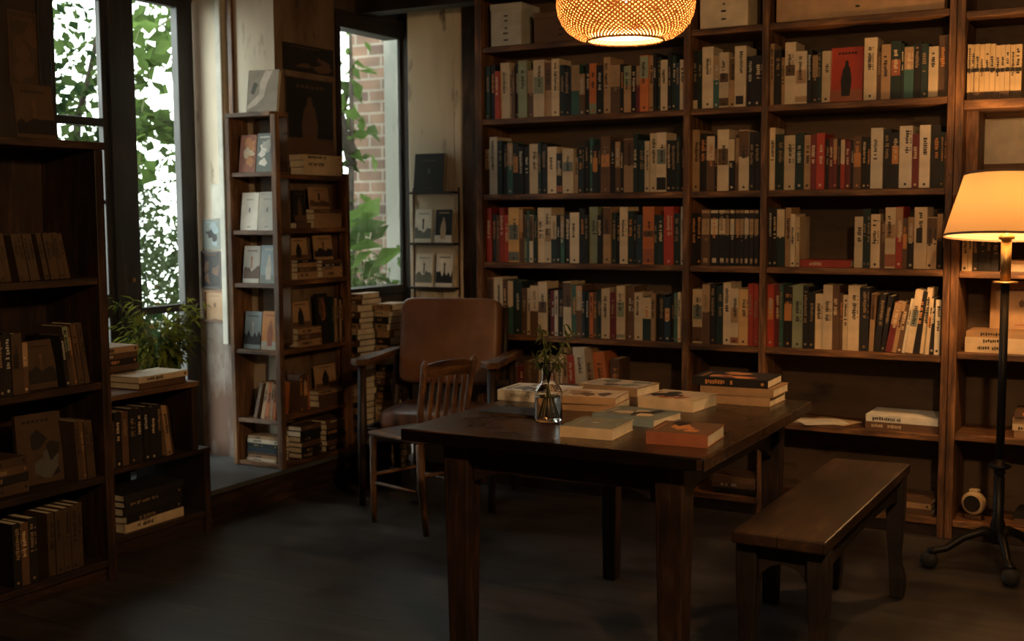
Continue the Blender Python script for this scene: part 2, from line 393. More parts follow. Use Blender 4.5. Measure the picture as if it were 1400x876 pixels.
# wall with the tall window: dark stretch, lintel, sill
wl = MB().box(-4.75, -4.60, -1.6, 3.86, 0.0, 2.64).box(-4.75, -4.60, 3.86, 4.80, 2.57, 2.64).box(-4.75, -4.60, 3.86, 4.80, -0.1, 0.16)
wl.box(-4.17, -4.05, 5.30, 6.0, 0.0, 0.985).box(-4.17, -4.05, 5.30, 6.0, 2.56, 2.64)
struct(wl, 'wall_left', 'dark_wall')
# plaster pier between the two windows
pr = MB().box(-4.75, -4.05, 4.80, 5.30, 0.0, 2.64)
for i in range(4, 6): pr.mi[i] = 0
pr.mi[3] = 1            # its face towards the bookcases is brown board
struct(pr, 'wall_pier', ['plaster', 'pier_board'])
struct(B(-4.595, -4.262, 4.788, 4.80, 0.16, 0.90), 'trim_2', 'peeling_paint')
struct(B(-4.415, -4.378, 4.765, 4.788, 0.77, 2.64), 'trim_1', 'print_e', bev=0.004)
struct(B(-4.345, -4.315, 4.78, 4.80, 0.90, 2.64), 'trim_3', 'case_wood_Z', bev=0.003)
# pale pier in the corner
struct(B(-3.914, -3.601, 5.80, 6.0, 0.0, 2.605).box(-3.601, -3.555, 5.80, 5.839, 0.0, 2.605), 'wall_corner_pier', 'pier_plaster', bev=0.006)
struct(B(-3.55, -3.445, 5.80, 5.84, 0.0, 2.60), 'trim_4', 'case_wood_Z', bev=0.004)
struct(B(-4.17, -3.25, 5.735, 5.80, 2.607, 2.64), 'trim_5', 'black_wood_X')
# raised step below the windows
st = MB().box(-4.60, -3.935, 4.065, 5.799, 0.135, 0.16, 0).box(-4.59, -3.95, 4.07, 5.79, 0.0, 0.135, 1)
struct(st, 'floor_step', ['slate', 'dark_wood_Y'], bev=0.003)

# tall window 1 (plane x = -4.6)
w1 = thing('window_1', 'tall dark-framed window opening onto the leafy garden', 'window', (0, 0, 0)); w1['kind'] = 'structure'
fr = MB()
X0, X1 = -4.635, -4.588
fr.box(X0, X1, 4.675, 4.785, 0.16, 2.57)            # right post
fr.box(X0, X1, 4.215, 4.375, 0.16, 2.57)            # centre post
fr.box(X0, X1, 3.80, 3.87, 0.16, 2.57)              # left post
fr.box(X0, X1, 3.87, 4.675, 2.525, 2.57)            # head
fr.box(X0, X1, 3.87, 4.675, 0.16, 0.25)             # foot
fr.build('frame', 'window_wood', w1, bev=0.004)
fs = MB()
fs.box(-4.632, -4.60, 4.172, 4.213, 0.25, 2.525).box(-4.632, -4.60, 3.872, 3.90, 0.25, 2.525)
fs.box(-4.632, -4.60, 3.90, 4.172, 1.885, 1.925).box(-4.628, -4.610, 3.90, 4.172, 1.51, 1.53).box(-4.632, -4.60, 3.90, 4.172, 0.95, 1.065)
fs.box(-4.632, -4.60, 3.90, 4.172, 2.49, 2.525).box(-4.632, -4.60, 3.90, 4.172, 0.25, 0.33)
fs.build('sash', 'window_wood', w1, bev=0.003)
B(-4.63, -4.60, 4.375, 4.675, 0.945, 0.985).build('sash_rail', 'window_wood', w1, bev=0.003)
B(-4.622, -4.618, 3.90, 4.172, 0.33, 2.49).build('pane', 'pane_glass', w1)
B(-4.622, -4.618, 4.375, 4.675, 0.985, 2.525).box(-4.622, -4.618, 4.375, 4.675, 0.25, 0.945).build('pane', 'pane_glass', w1)
MB().lathe([(0.004, 0), (0.012, 0.006), (0.010, 0.016), (0.0, 0.02)], 10).build('latch_knob', 'brass', w1, loc=(-4.588, 4.31, 1.13), ry=PI / 2)
# window 2 (plane x = -4.05)
w2 = thing('window_2', 'narrow dark-framed window looking at a brick wall', 'window', (0, 0, 0)); w2['kind'] = 'structure'
f2 = MB().box(-4.055, -3.915, 5.91, 6.0, 0.16, 2.62).box(-4.15, -4.03, 5.30, 5.91, 0.985, 1.035).box(-4.15, -4.03, 5.30, 5.91, 2.47, 2.56).box(-4.15, -4.03, 5.30, 5.33, 1.035, 2.47)
f2.build('frame', 'black_wood_Z', w2, bev=0.004)
B(-4.050, -4.03, 5.895, 5.910, 1.035, 2.47).build('sash', 'window_wood', w2, bev=0.003)
B(-4.046, -4.042, 5.33, 5.895, 1.035, 2.47).build('pane', 'pane_glass', w2)

# ------------------------------------------------------------------ garden outside
struct(B(-14, -4.75, -4, 13, -0.22, -0.1).box(-4.75, -2.0, 6.0, 13, -0.22, -0.1), 'ground', 'garden_ground')
gw = MB().box(-5.545, -3.2, 7.45, 7.75, -0.1, 4.4, 0).box(-5.19, -5.05, 7.38, 7.45, -0.1, 4.4, 1)
struct(gw, 'garden_wall', ['brick', 'pale_render'])

def rnd_dir(r, flat=0.0):
    while True:
        v = Vector((r.uniform(-1, 1), r.uniform(-1, 1), r.uniform(-1, 1)))
        if 0.05 < v.length < 1: 
            v.z *= (1 - flat); return v.normalized()
def plant(name, label, cat, base, branches, leafn, L, ratio, spread, lmat, seed, stem_r=0.012, smat='bark', group=None, droop=0.3, lvar=0.4, lmat2=None):
    """branches: polylines (local to base); leaves are scattered about them"""
    r = random.Random(seed)
    t = thing(name, label, cat, base, 0, group)
    s = MB()
    for bpts in branches:
        n = len(bpts); s.tube(bpts, [max(0.003, stem_r * (1 - 0.75 * i / max(1, n - 1))) for i in range(n)], 6)
    s.build('stem', smat, t, smooth=True)
    f = MB()
    for _ in range(leafn):
        bpts = r.choice(branches); n = len(bpts)
        u = (r.random() ** 0.7) * (n - 1); i = min(int(u), n - 2)
        p = Vector(bpts[i]).lerp(Vector(bpts[i + 1]), u - i)
        p = p + rnd_dir(r) * spread * (0.25 + 0.75 * r.random())
        d = rnd_dir(r); d.z = d.z * 0.6 - droop
        ll = L * r.uniform(1 - lvar, 1 + lvar)
        f.leaf(p, d, rnd_dir(r) + Vector((0.4, -0.2, 1.0)), ll, ll * ratio, 0.4, 1 if (lmat2 and r.random() < 0.3) else 0)
    f.build('foliage', [lmat] + ([lmat2] if lmat2 else []), t)
    return t
def curve(p0, p1, sag, n=6, seed=0, wob=0.05):
    r = random.Random(seed); out = []
    for i in range(n + 1):
        u = i / n
        out.append((p0[0] + (p1[0] - p0[0]) * u + r.uniform(-wob, wob) * (0 < i), p0[1] + (p1[1] - p0[1]) * u + r.uniform(-wob, wob) * (0 < i),
                    p0[2] + (p1[2] - p0[2]) * u + sag * math.sin(PI * u) + r.uniform(-wob, wob) * (0 < i)))
    return out
G = 'shrubs and climbers in the garden'
# broad-leaved tree filling the upper part of the left sash
plant('garden_tree', 'broad-leaved green tree filling the barred sash of the tall window', 'tree', (-6.3, 5.25, -0.1),
      [curve((0, 0, 0), (0, .15, 2.0), 0, 6, 1), curve((0, .1, 1.7), (.2, -.45, 3.0), .1, 5, 2), curve((0, .12, 1.6), (.15, .35, 2.9), .1, 5, 3),
       curve((0, .1, 1.4), (.25, -.6, 2.1), .15, 5, 4), curve((0, .1, 1.5), (.3, .3, 2.2), .1, 5, 5), curve((0, .12, 1.9), (-.1, -.1, 3.1), .1, 5, 6)],
      1500, 0.085, 0.66, 0.42, 'leaf_mid', 21, 0.035, lmat2='leaf_dark')
plant('climbing_vine', 'bright vine with large lobed leaves hanging in the unbarred half of the tall window', 'vine', (-5.55, 5.32, -0.1),
      [curve((0.05, .45, 0), (0, .35, 3.0), 0, 8, 11, .03), curve((0, .35, 3.0), (.1, -.15, 2.45), .1, 6, 12), curve((0, .35, 2.9), (.05, -.05, 2.0), .1, 6, 13),
       curve((0, .35, 2.2), (.1, -.1, 1.75), .1, 5, 14), curve((0.02, .4, 2.7), (.1, .3, 1.8), .1, 5, 15)],
      300, 0.115, 0.8, 0.19, 'leaf_bright', 22, 0.010, 'stem_green', lmat2='leaf_mid')
plant('garden_shrub', 'loose fine-leaved shrub low behind the unbarred half of the tall window', 'shrub', (-5.75, 5.5, -0.1),
      [curve((0, 0, 0), (a * .45, b * .5, 1.45 + c), .05, 5, 30 + i) for i, (a, b, c) in enumerate(((-1, -1, 0), (-.5, .4, .3), (.2, -.4, .2), (.6, .6, 0), (1, -.2, .1), (0, 1, .2), (0, 0, .35)))],
      4600, 0.055, 0.5, 0.30, 'leaf_pale', 23, 0.010, group=None, lmat2='leaf_mid')
plant('garden_shrub', 'thick dark shrub at the foot of the tall window', 'shrub', (-5.35, 4.95, -0.1),
      [curve((0, 0, 0), (a * .3, b * .45, .8 + c), .05, 4, 40 + i) for i, (a, b, c) in enumerate(((-1, -1, 0), (-.5, .4, .1), (.2, -.4, .12), (.6, .8, 0), (1, -.2, .1), (0, 0, .2)))],
      2200, 0.06, 0.5, 0.22, 'leaf_dark', 24, 0.010, lmat2='leaf_rust')
plant('garden_shrub', 'pale airy bush seen low through the barred sash', 'shrub', (-5.9, 4.7, -0.1),
      [curve((0, 0, 0), (a * .35, b * .55, 1.5 + c), .05, 5, 50 + i) for i, (a, b, c) in enumerate(((-1, -1, 0), (-.5, .6, .3), (.2, -.4, .2), (.6, .6, 0), (0, 0, .35)))],
      2200, 0.07, 0.5, 0.32, 'leaf_pale', 25, 0.010, lmat2='leaf_mid')
plant('garden_tree', 'slim dark-trunked tree beside the brick wall', 'tree', (-5.245, 7.02, -0.1),
      [[(0, 0, 0), (.01, .01, .8), (-.02, .02, 1.6), (.02, 0, 2.2), (.0, .03, 3.2)], curve((.02, 0, 2.0), (-.25, -.35, 2.9), .1, 5, 61), curve((0, .02, 1.9), (-.25, .1, 2.7), .1, 5, 62), curve((0, .02, 1.5), (-.3, -.2, 2.1), .1, 5, 63)],
      230, 0.12, 0.55, 0.17, 'leaf_bright', 26, 0.045, lmat2='leaf_mid')
# broad bright leaves in front of the brick
t = thing('broad_leaf_plant', 'bright broad-leaved plant outside the narrow window', 'plant', (-4.70, 6.12, -0.1))
r_ = random.Random(5); s = MB(); f = MB()
for k in range(30):
    a = r_.uniform(0, 2 * PI); h = r_.uniform(0.95, 1.52); o = r_.uniform(0.02, 0.26)
    e = (o * math.cos(a), o * math.sin(a) * 1.1, h)
    s.tube([(0, 0, 0), (e[0] * .4, e[1] * .4, h * .6), e], [.008, .006, .004], 5)
    d = Vector((math.cos(a) * .7, math.sin(a) * .7, r_.uniform(-.2, .9)))
    L = r_.uniform(.16, .27)
    f.leaf(Vector(e), d, Vector((.6, -.5, 1)), L, L * .62, .5, 0 if r_.random() < .7 else 1)
s.build('stem', 'stem_green', t); f.build('foliage', ['leaf_bright', 'leaf_mid'], t)
plant('garden_shrub', 'small-leaved shrub under the broad leaves outside the narrow window', 'shrub', (-4.85, 6.45, -0.1),
      [curve((0, 0, 0), (a * .25, b * .3, 1.15 + c), .05, 4, 70 + i) for i, (a, b, c) in enumerate(((-1, -1, 0), (-.5, .6, .1), (.8, -.4, .1), (.9, .6, 0), (0, 0, .2)))],
      1500, 0.07, 0.5, 0.22, 'leaf_mid', 27, 0.008, lmat2='leaf_pale')

# ------------------------------------------------------------------ bookcases on the back wall
SHZ = dict(bottom=.085, low=.462, s4=.815, s3=1.195, s2=1.552, s1=1.945, top=2.318)
TH = 0.030
bc = thing('bookcase', 'long worn brown bookcase with three bays behind the pendant lamp', 'bookcase', (0, 0, 0))
Y0, Y1 = 5.484, 5.80
for x0, x1 in ((-3.275, -3.235), (-0.90, -0.871)):
    B(x0, x1, Y0, Y1, 0, 2.63).build('side_panel', 'case_wood_Z', bc, bev=0.003)
for x0, x1 in ((-2.109, -2.075), (-1.7245, -1.6935)):
    B(x0, x1, Y0 - 0.004, Y1 - .01, 0, 2.63).build('divider', 'case_wood_Z', bc, bev=0.004)
for x0, x1 in ((-3.235, -2.109), (-2.075, -1.7245), (-1.6935, -0.90)):
    for k in ('bottom', 'low', 's4', 's3', 's2', 's1', 'top'):
        z = SHZ[k] + 0.0
        y0 = Y0 + (0.006 if x0 < -2.2 else 0.002)
        B(x0 + .0005, x1 - .0005, y0 + (.03 if x0 < -3 and False else 0), Y1 - .01, z - TH, z).build('shelf', 'case_wood_X', bc, bev=0.004)
B(-3.235, -0.90, Y1 - .01, Y1, 0.0, 2.63).build('back_panel', 'back_board', bc)
for x0, x1 in ((-3.235, -2.109), (-2.075, -1.7245), (-1.6935, -0.90)):
    B(x0 + .001, x1 - .001, Y0 + .02, Y0 + .04, 0.0, SHZ['bottom'] - TH).build('plinth', 'dark_wood_X', bc)
b2 = thing('bookcase', 'bookcase standing behind the floor lamp with a row of cream books', 'bookcase', (0, 0, 0))
SH2 = dict(bottom=.085, low=.474, s4=.835, s3=1.19, s1=1.925, top=2.30)
B(-0.868, -0.835, Y0, Y1, 0, 2.63).build('side_panel', 'case_wood_Z', b2, bev=0.003)
B(0.40, 0.435, Y0, Y1, 0, 2.63).build('side_panel', 'case_wood_Z', b2, bev=0.003)
for k, z in SH2.items():
    B(-0.8345, 0.3995, Y0 + .003, Y1 - .01, z - TH - (.01 if k == 's1' else 0), z).build('shelf', 'case_wood_X', b2, bev=0.004)
B(-0.8345, 0.3995, Y1 - .01, Y1, 0, 2.63).build('back_panel', 'back_board', b2)
B(-0.8345, -0.785, Y0 + .10, Y1 - .012, 1.192, 1.884).build('cleat', 'case_wood_Z', b2)
B(-0.8345, 0.3995, Y0 + .02, Y0 + .04, 0.0, .054).build('plinth', 'dark_wood_X', b2)

# archive boxes and notices up on the top shelves
def archive_box(x0, x1, z0, h, dpt, label, mat, y=5.50, lean=0.0):
    t = thing('storage_box', label, 'box', ((x0 + x1) / 2, y, z0), 0)
    w = (x1 - x0) / 2
    B(-w, w, 0, dpt, 0, h - .03).build('box_body', mat, t, bev=.003)
    B(-w - .003, w + .003, -.003, dpt + .003, h - .032, h).build('box_lid', mat, t, bev=.003)
    r = random.Random(int(x0 * 1000)); z = h - .06
    while z > .03:
        a = r.uniform(.006, .014); B(-a + r.uniform(-.005, .005), a, -.0015, 0, z - .008, z).build('box_marking', 'i', t); z -= r.uniform(.014, .04)
archive_box(-3.185, -3.005, 2.3195, .215, .2, 'faded cream storage box on the top shelf at its window end', 'print_e')
archive_box(-2.035, -1.80, 2.3195, .21, .2, 'cream storage box filling the top of the narrow bay', 'print_c')
archive_box(-1.665, -.925, 2.3195, .20, .2, 'wide flat tan storage box on the top shelf beside the narrow bay', 'print_t')
archive_box(-2.93, -2.62, 2.3195, .15, .18, 'dim brown storage box on the top shelf near the pendant lamp', 'print_n')

# ------------------------------------------------------------------ corner display between the windows
cu = thing('corner_bookcase', 'worn wooden corner bookcase wrapped round the plaster pier between the windows', 'bookcase', (0, 0, 0))
FZ = [.185, .408, .764, 1.104, 1.373, 1.666, 1.965]
for z in FZ[:-1]:
    B(-4.234, -3.967, 4.662, 4.798, z - .022, z).build('shelf', 'light_wood_X', cu, bev=.003)
B(-4.262, -3.967, 4.655, 4.798, 1.943, 1.965).build('shelf', 'light_wood_X', cu, bev=.003)
B(-3.966, -3.934, 4.655, 4.688, .161, 1.95).build('corner_post', 'light_wood_Z', cu, bev=.003)
B(-4.262, -4.236, 4.655, 4.798, .161, 1.942).build('post', 'light_wood_Z', cu, bev=.003)
B(-3.985, -3.93, 5.222, 5.25, .161, 1.67).build('post', 'case_wood_Z', cu, bev=.003)
B(-4.18, -3.967, 4.785, 4.798, .79, 1.94).build('back_panel', 'back_board', cu)
B(-4.0485, -3.99, 5.252, 5.262, .161, 1.67).build('side_panel', 'case_wood_Z', cu)
SZ = [.185, .433, .768, 1.118, 1.381, 1.656]
for z in SZ: B(-4.048, -3.936, 4.80, 5.221, z - .024, z).box(-3.966, -3.936, 4.689, 4.80, z - .024, z).build('shelf', 'case_wood_Y', cu, bev=.003)
B(-4.047, -3.936, 4.80, 5.22, .161 + .0, .1605 + .0005).build('plinth', 'dark_wood_Y', cu)

# ledges on the pale corner pier
lr = thing('display_rack', 'narrow dark wooden book rack on the pale corner pier', 'rack', (0, 0, 0))
for z in (.78, 1.035, 1.288, 1.578):
    B(-3.875, -3.575, 5.735, 5.799, z - .014, z).build('ledge', 'dark_wood_X', lr, bev=.002)
B(-3.882, -3.876, 5.785, 5.799, .60, 1.60).build('upright', 'case_wood_Z', lr, bev=.002)
B(-3.574, -3.568, 5.785, 5.799, .60, 1.60).build('upright', 'case_wood_Z', lr, bev=.002)

# ------------------------------------------------------------------ shelves along the window wall
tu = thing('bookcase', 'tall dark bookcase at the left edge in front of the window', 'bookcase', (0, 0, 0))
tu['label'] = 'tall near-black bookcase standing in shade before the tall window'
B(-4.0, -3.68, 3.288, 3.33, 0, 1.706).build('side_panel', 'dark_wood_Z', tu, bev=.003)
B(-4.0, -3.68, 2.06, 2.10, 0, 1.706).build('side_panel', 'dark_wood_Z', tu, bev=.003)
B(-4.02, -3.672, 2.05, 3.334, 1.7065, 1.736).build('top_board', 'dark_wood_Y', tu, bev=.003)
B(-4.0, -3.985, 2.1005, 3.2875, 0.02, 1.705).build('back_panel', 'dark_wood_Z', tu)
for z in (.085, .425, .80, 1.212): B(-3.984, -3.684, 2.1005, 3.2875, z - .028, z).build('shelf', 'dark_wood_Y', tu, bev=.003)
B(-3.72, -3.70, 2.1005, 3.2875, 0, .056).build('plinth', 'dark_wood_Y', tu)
lu = thing('low_bookcase', 'low stepped dark bookcase under the tall window with stacked books on top', 'bookcase', (0, 0, 0))
B(-4.30, -3.86, 4.024, 4.06, 0, .372).build('side_panel', 'dark_wood_Z', lu, bev=.003)
B(-4.30, -3.86, 3.955, 3.99, .393, .682).build('side_panel', 'dark_wood_Z', lu, bev=.003)
B(-4.30, -3.86, 3.345, 3.375, 0, .682).build('side_panel', 'dark_wood_Z', lu, bev=.003)
B(-4.31, -3.852, 3.34, 3.995, .683, .706).build('top_board', 'light_wood_Y', lu, bev=.003)
B(-4.30, -3.856, 3.376, 4.062, .372, .392).build('shelf', 'dark_wood_Y', lu, bev=.003)
B(-4.299, -3.865, 3.376, 4.0235, .075, .098).build('shelf', 'dark_wood_Y', lu, bev=.003)
B(-4.31, -4.30, 3.345, 3.99, 0, .682).build('back_panel', 'dark_wood_Z', lu)
B(-3.90, -3.88, 3.376, 4.0235, 0, .074).build('plinth', 'dark_wood_Y', lu)

# ------------------------------------------------------------------ table
tb = thing('reading_table', 'large dark wooden table with books and a vase of sprigs on it', 'table', (-1.69, 3.80, 0))
def rel(p, o): return (p[0] - o[0], p[1] - o[1], p[2])
o_ = (-1.69, 3.80)
cs = [(-2.216, 3.212), (-1.165, 3.205), (-1.173, 4.387), (-2.222, 4.392)]
MB().prism([rel((x, y, .708), o_) for x, y in cs], [rel((x, y, .75), o_) for x, y in cs]).build('tabletop', 'table_wood', tb, bev=.006)
LG = [(-2.04, 3.315), (-1.295, 3.315), (-1.93, 4.26), (-1.285, 4.275)]
for i, (x, y) in enumerate(LG):
    a = .047 if i < 2 else .036; b = .036 if i < 2 else .027
    x -= o_[0]; y -= o_[1]
    MB().prism([(x - b, y - b, 0), (x + b, y - b, 0), (x + b, y + b, 0), (x - b, y + b, 0)], [(x - a, y - a, .707), (x + a, y - a, .707), (x + a, y + a, .707), (x - a, y + a, .707)]).build('leg', 'dark_wood_Z', tb, bev=.005)
def rail(p, q, z0, z1, th, inset, name='apron', arch=0):
    p = Vector((p[0] - o_[0], p[1] - o_[1])); q = Vector((q[0] - o_[0], q[1] - o_[1]))
    d = (q - p).normalized(); n = Vector((-d.y, d.x)); p = p + d * inset; q = q - d * inset
    L = (q - p).length; m = MB(); N = 14
    prof = [(L * i / N, z0 - arch * max(0, 1 - min(i, N - i) / 2.5) ** 1.5) for i in range(N + 1)]
    a = [(*(p + d * u - n * th / 2), z) for u, z in prof] + [(*(p + d * L - n * th / 2), z1), (*(p - n * th / 2), z1)]
    b = [(*(p + d * u + n * th / 2), z) for u, z in prof] + [(*(p + d * L + n * th / 2), z1), (*(p + n * th / 2), z1)]
    m.prism(a, b).build(name, 'dark_wood_X', tb, bev=.003)
rail(LG[0], LG[1], .615, .707, .022, .048, arch=.04); rail(LG[2], LG[3], .615, .707, .022, .038, arch=.04)
rail(LG[0], LG[2], .615, .707, .022, .048, arch=.05); rail(LG[1], LG[3], .615, .707, .022, .048, arch=.06)

# ------------------------------------------------------------------ bench
bn = thing('bench', 'low dark wooden bench beside the table', 'bench', (-1.0, 4.0, 0))
MB().prism([(-.142, -.61, .462), (.142, -.615, .462), (.142, .625, .462), (-.142, .60, .462)], [(-.142, -.61, .5), (.142, -.615, .5), (.142, .625, .5), (-.142, .60, .5)]).build('seat', 'bench_wood', bn, bev=.005)
for sx in (-1, 1):
    for sy in (-1, 1):
        x, y = sx * .108, sy * .545
        prof = [(.461, .032, 0, 0), (.36, .032, 0, 0), (.27, .029, 0, 0), (.18, .023, .0, .0), (.13, .022, .003, .003), (.08, .028, .010, .008), (.035, .026, .012, .010), (0, .022, .010, .008)]
        m = MB(); rings = []
        for z, a, ox, oy in prof:
            cx, cy = x + sx * ox, y + sy * oy
            rings.append([(cx - a, cy - a, z), (cx + a, cy - a, z), (cx + a, cy + a, z), (cx - a, cy + a, z)])
        vs = [p for r in rings for p in r]; fs = [(0, 1, 2, 3), tuple(4 * (len(rings) - 1) + k for k in (3, 2, 1, 0))]
        for i in range(len(rings) - 1):
            for k in range(4): fs.append((4 * i + (k + 1) % 4, 4 * i + k, 4 * (i + 1) + k, 4 * (i + 1) + (k + 1) % 4))
        m.add(vs, fs).build('leg', 'black_wood_Z', bn, bev=.005)
for sy in (-1, 1):      # arched end aprons
    N = 12; w = .074
    pts = [(-w + 2 * w * i / N, .345 + .055 * math.sin(PI * i / N) ** .6) for i in range(N + 1)]
    MB().extrude(pts + [(w, .461), (-w, .461)], 'y', sy * .545 - .012, sy * .545 + .012).build('apron', 'black_wood_X', bn, bev=.002)
for sx in (-1, 1):
    N = 14; w = .512
    pts = [(-w + 2 * w * i / N, .37 + .03 * math.sin(PI * i / N) ** .5) for i in range(N + 1)]
    MB().extrude(pts + [(w, .461), (-w, .461)], 'x', sx * .108 - .011, sx * .108 + .011).build('apron', 'black_wood_Y', bn, bev=.002)

# ------------------------------------------------------------------ slat-back chair
ch = thing('side_chair', 'small dark slat-back wooden chair beside the table corner', 'chair', (-3.07, 4.625, 0), math.radians(73))
ch.scale = (.96, 1, .955)
# local: back at -y, front at +y, width along x
hw = .155
MB().prism([(-hw, -.17, .435), (hw, -.17, .435), (hw + .015, .20, .435), (-hw - .015, .20, .435)], [(-hw, -.17, .458), (hw, -.17, .458), (hw + .015, .20, .458), (-hw - .015, .20, .458)]).build('seat', 'case_wood_Y', ch, bev=.008)
for s in (-1, 1):
    m = MB().tube([(s * .145, -.165 - .03, 0), (s * .145, -.16, .22), (s * .145, -.155, .434)], [.014, .017, .018], 8)
    m.build('leg', 'case_wood_Z', ch, smooth=True)
    MB().tube([(s * .155, .18, 0), (s * .155, .178, .434)], [.013, .018], 8).build('leg', 'case_wood_Z', ch, smooth=True)
    MB().tube([(s * .146, -.158, .459), (s * .146, -.165, .60), (s * .150, -.195, .76), (s * .154, -.208, .815), (s * .150, -.212, .838)], [.016, .016, .016, .018, .008], 8).build('back_post', 'case_wood_Z', ch, smooth=True)
    MB().tube([(s * .147, -.165, .20), (s * .155, .178, .20)], .009, 6).build('stretcher', 'case_wood_Y', ch, smooth=True)
MB().tube([(-.145, -.163, .28), (.145, -.163, .28)], .009, 6).build('stretcher', 'case_wood_X', ch, smooth=True)
MB().tube([(-.15, .178, .24), (.15, .178, .24)], .009, 6).build('stretcher', 'case_wood_X', ch, smooth=True)
m = MB(); N = 8; a = []; b = []
for i in range(N + 1):
    u = -1 + 2 * i / N; a.append((u * .138, -.188 - .022 * (1 - u * u), .745 + .012 * (1 - u * u))); b.append((u * .138, -.204 - .022 * (1 - u * u), .815 + .018 * (1 - u * u)))
for i in range(N):
    p0, p1, q1, q0 = a[i], a[i + 1], b[i + 1], b[i]; f = lambda p: (p[0], p[1] + .018, p[2])
    m.prism([p0, p1, f(p1), f(p0)], [q0, q1, f(q1), f(q0)])
m.build('top_rail', 'case_wood_X', ch, bev=.002)
B(-.138, .138, -.172, -.152, .485, .515).build('lower_rail', 'case_wood_X', ch, bev=.003)
for k in range(5):
    x = -.098 + .049 * k
    MB().prism([(x - .011, -.168, .514), (x + .011, -.168, .514), (x + .011, -.158, .514), (x - .011, -.158, .514)],
               [(x - .011, -.206, .752), (x + .011, -.206, .752), (x + .011, -.196, .752), (x - .011, -.196, .752)]).build('slat', 'case_wood_Z', ch, bev=.002)

# ------------------------------------------------------------------ leather armchair
ac = thing('armchair', 'worn brown leather armchair with wooden arms in the corner', 'armchair', (-3.29, 5.17, 0), math.radians(15))
def pad(sx, sy, sz, n=3.2, N=10):
    """rounded cushion: superellipsoid"""
    m = MB(); vs = []; fs = []; U, V = 28, 14
    def sg(c, e): return math.copysign(abs(c) ** e, c)
    e = 2 / n
    for j in range(V + 1):
        t = -PI / 2 + PI * j / V
        for i in range(U):
            a = 2 * PI * i / U
            vs.append((sx * sg(math.cos(t), e) * sg(math.cos(a), e), sy * sg(math.cos(t), e) * sg(math.sin(a), e), sz * sg(math.sin(t), e)))
    for j in range(V):
        for i in range(U): fs.append((j * U + i, j * U + (i + 1) % U, (j + 1) * U + (i + 1) % U, (j + 1) * U + i))
    m.add(vs, fs); m.smooth = True
    return m
bk = pad(.268, .060, .225, 10.0); bk.build('backrest', 'leather', ac, loc=(0, .135, .785), rx=-.19)
st = pad(.262, .24, .055, 6.0).build('seat', 'leather', ac, loc=(0, -.09, .425))
B(-.262, .262, -.32, .15, .32, .372).build('seat_frame', 'dark_wood_X', ac, bev=.008)
for s in (-1, 1):
    x = s * .335
    MB().tube([(x, -.31, 0), (x, -.30, .35), (x, -.29, .702)], [.018, .026, .022], 8).build('leg', 'dark_wood_Z', ac, smooth=True)
    MB().tube([(x * .97, .20, 0), (x * .97, .15, .38), (x * .94, .19, .705)], [.018, .024, .02], 8).build('leg', 'dark_wood_Z', ac, smooth=True)
    N = 14; up_, dn = [], []
    pts = []
    for i in range(N + 1):
        u = i / N; y = -.36 + .60 * u; w = .048 - .018 * u if u > .12 else .048 * math.sqrt(max(0, 1 - ((.12 - u) / .12) ** 2)) + .004
        pts.append((w, y))
    outline = [(x + w, y) for w, y in pts] + [(x - w, y) for w, y in pts[::-1]]
    MB().extrude(outline, 'z', .706, .738).build('arm', 'case_wood_Y', ac, bev=.008)
    MB().box(x - .012, x + .012, -.28, .14, .335, .385).build('side_rail', 'dark_wood_Y', ac, bev=.004)
    MB().box(min(s * .263, x), max(s * .263, x), -.29, -.262, .335, .385).build('side_rail', 'dark_wood_X', ac, bev=.004)
MB().box(-.31, .31, .135, .165, .55, .59).build('back_rail', 'dark_wood_X', ac, bev=.004)
for s in (-1, 1): MB().tube([(s * .27, .15, .40), (s * .278, .19, .73), (s * .276, .222, .96)], .016, 8).build('back_post', 'dark_wood_Z', ac, smooth=True)

# ------------------------------------------------------------------ lamps
pl = thing('pendant_lamp', 'round woven cane pendant lamp glowing above the table', 'lamp', (-1.672 * .82, 3.80 * .82, 1.45 * .18))
pl.scale = (.82, .82, .82)
prof = [(.128, 2.030), (.165, 2.043), (.195, 2.062), (.217, 2.088), (.230, 2.118), (.236, 2.15), (.234, 2.185), (.224, 2.22), (.205, 2.255), (.176, 2.287), (.138, 2.312), (.095, 2.330), (.055, 2.338)]
m = MB(); m.lathe(prof, 96, uv=True); sh_ = m.build('lamp_shade', 'woven_cane', pl, smooth=True)
MB().lathe([(.126, 2.033), (.131, 2.028), (.134, 2.031), (.130, 2.036)], 64).build('rim', 'print_n', sh_, smooth=True)
MB().lathe([(.056, 2.336), (.050, 2.350), (.02, 2.36), (.02, 2.30), (.0, 2.30)], 24).build('cap', 'brass', pl, smooth=True)
MB().lathe([(0, 2.050), (.128, 2.050), (.128, 2.053), (0, 2.053)], 48).build('diffuser', 'lamp_paper', pl)
MB().tube([(0, 0, 2.36), (0, 0, 2.90)], .004, 8).build('cord', 'rubber', pl)
MB().lathe([(0, 2.16), (.018, 2.165), (.03, 2.185), (.032, 2.205), (.024, 2.235), (.014, 2.26), (.013, 2.30)], 20).build('light_bulb', 'bulb', pl, smooth=True)
def point(name, loc, watts, col, rad, parent):
    l = bpy.data.lights.new(name, 'POINT'); l.energy = watts; l.color = col; l.shadow_soft_size = rad
    o = bpy.data.objects.new(name, l); COL.objects.link(o); o.location = loc; o.parent = parent
    return o
point('bulb_light', (0, 0, 2.125), PENDANT_W, (1.0, 0.58, 0.24), .06, pl)
gl = thing('pendant_lamp', 'clear glass globe pendant lamp added out of view to light the bookcases', 'lamp', (0.15, 1.55, 0))  # unseen lamp, added because the visible lamps leave the bookcases too dark
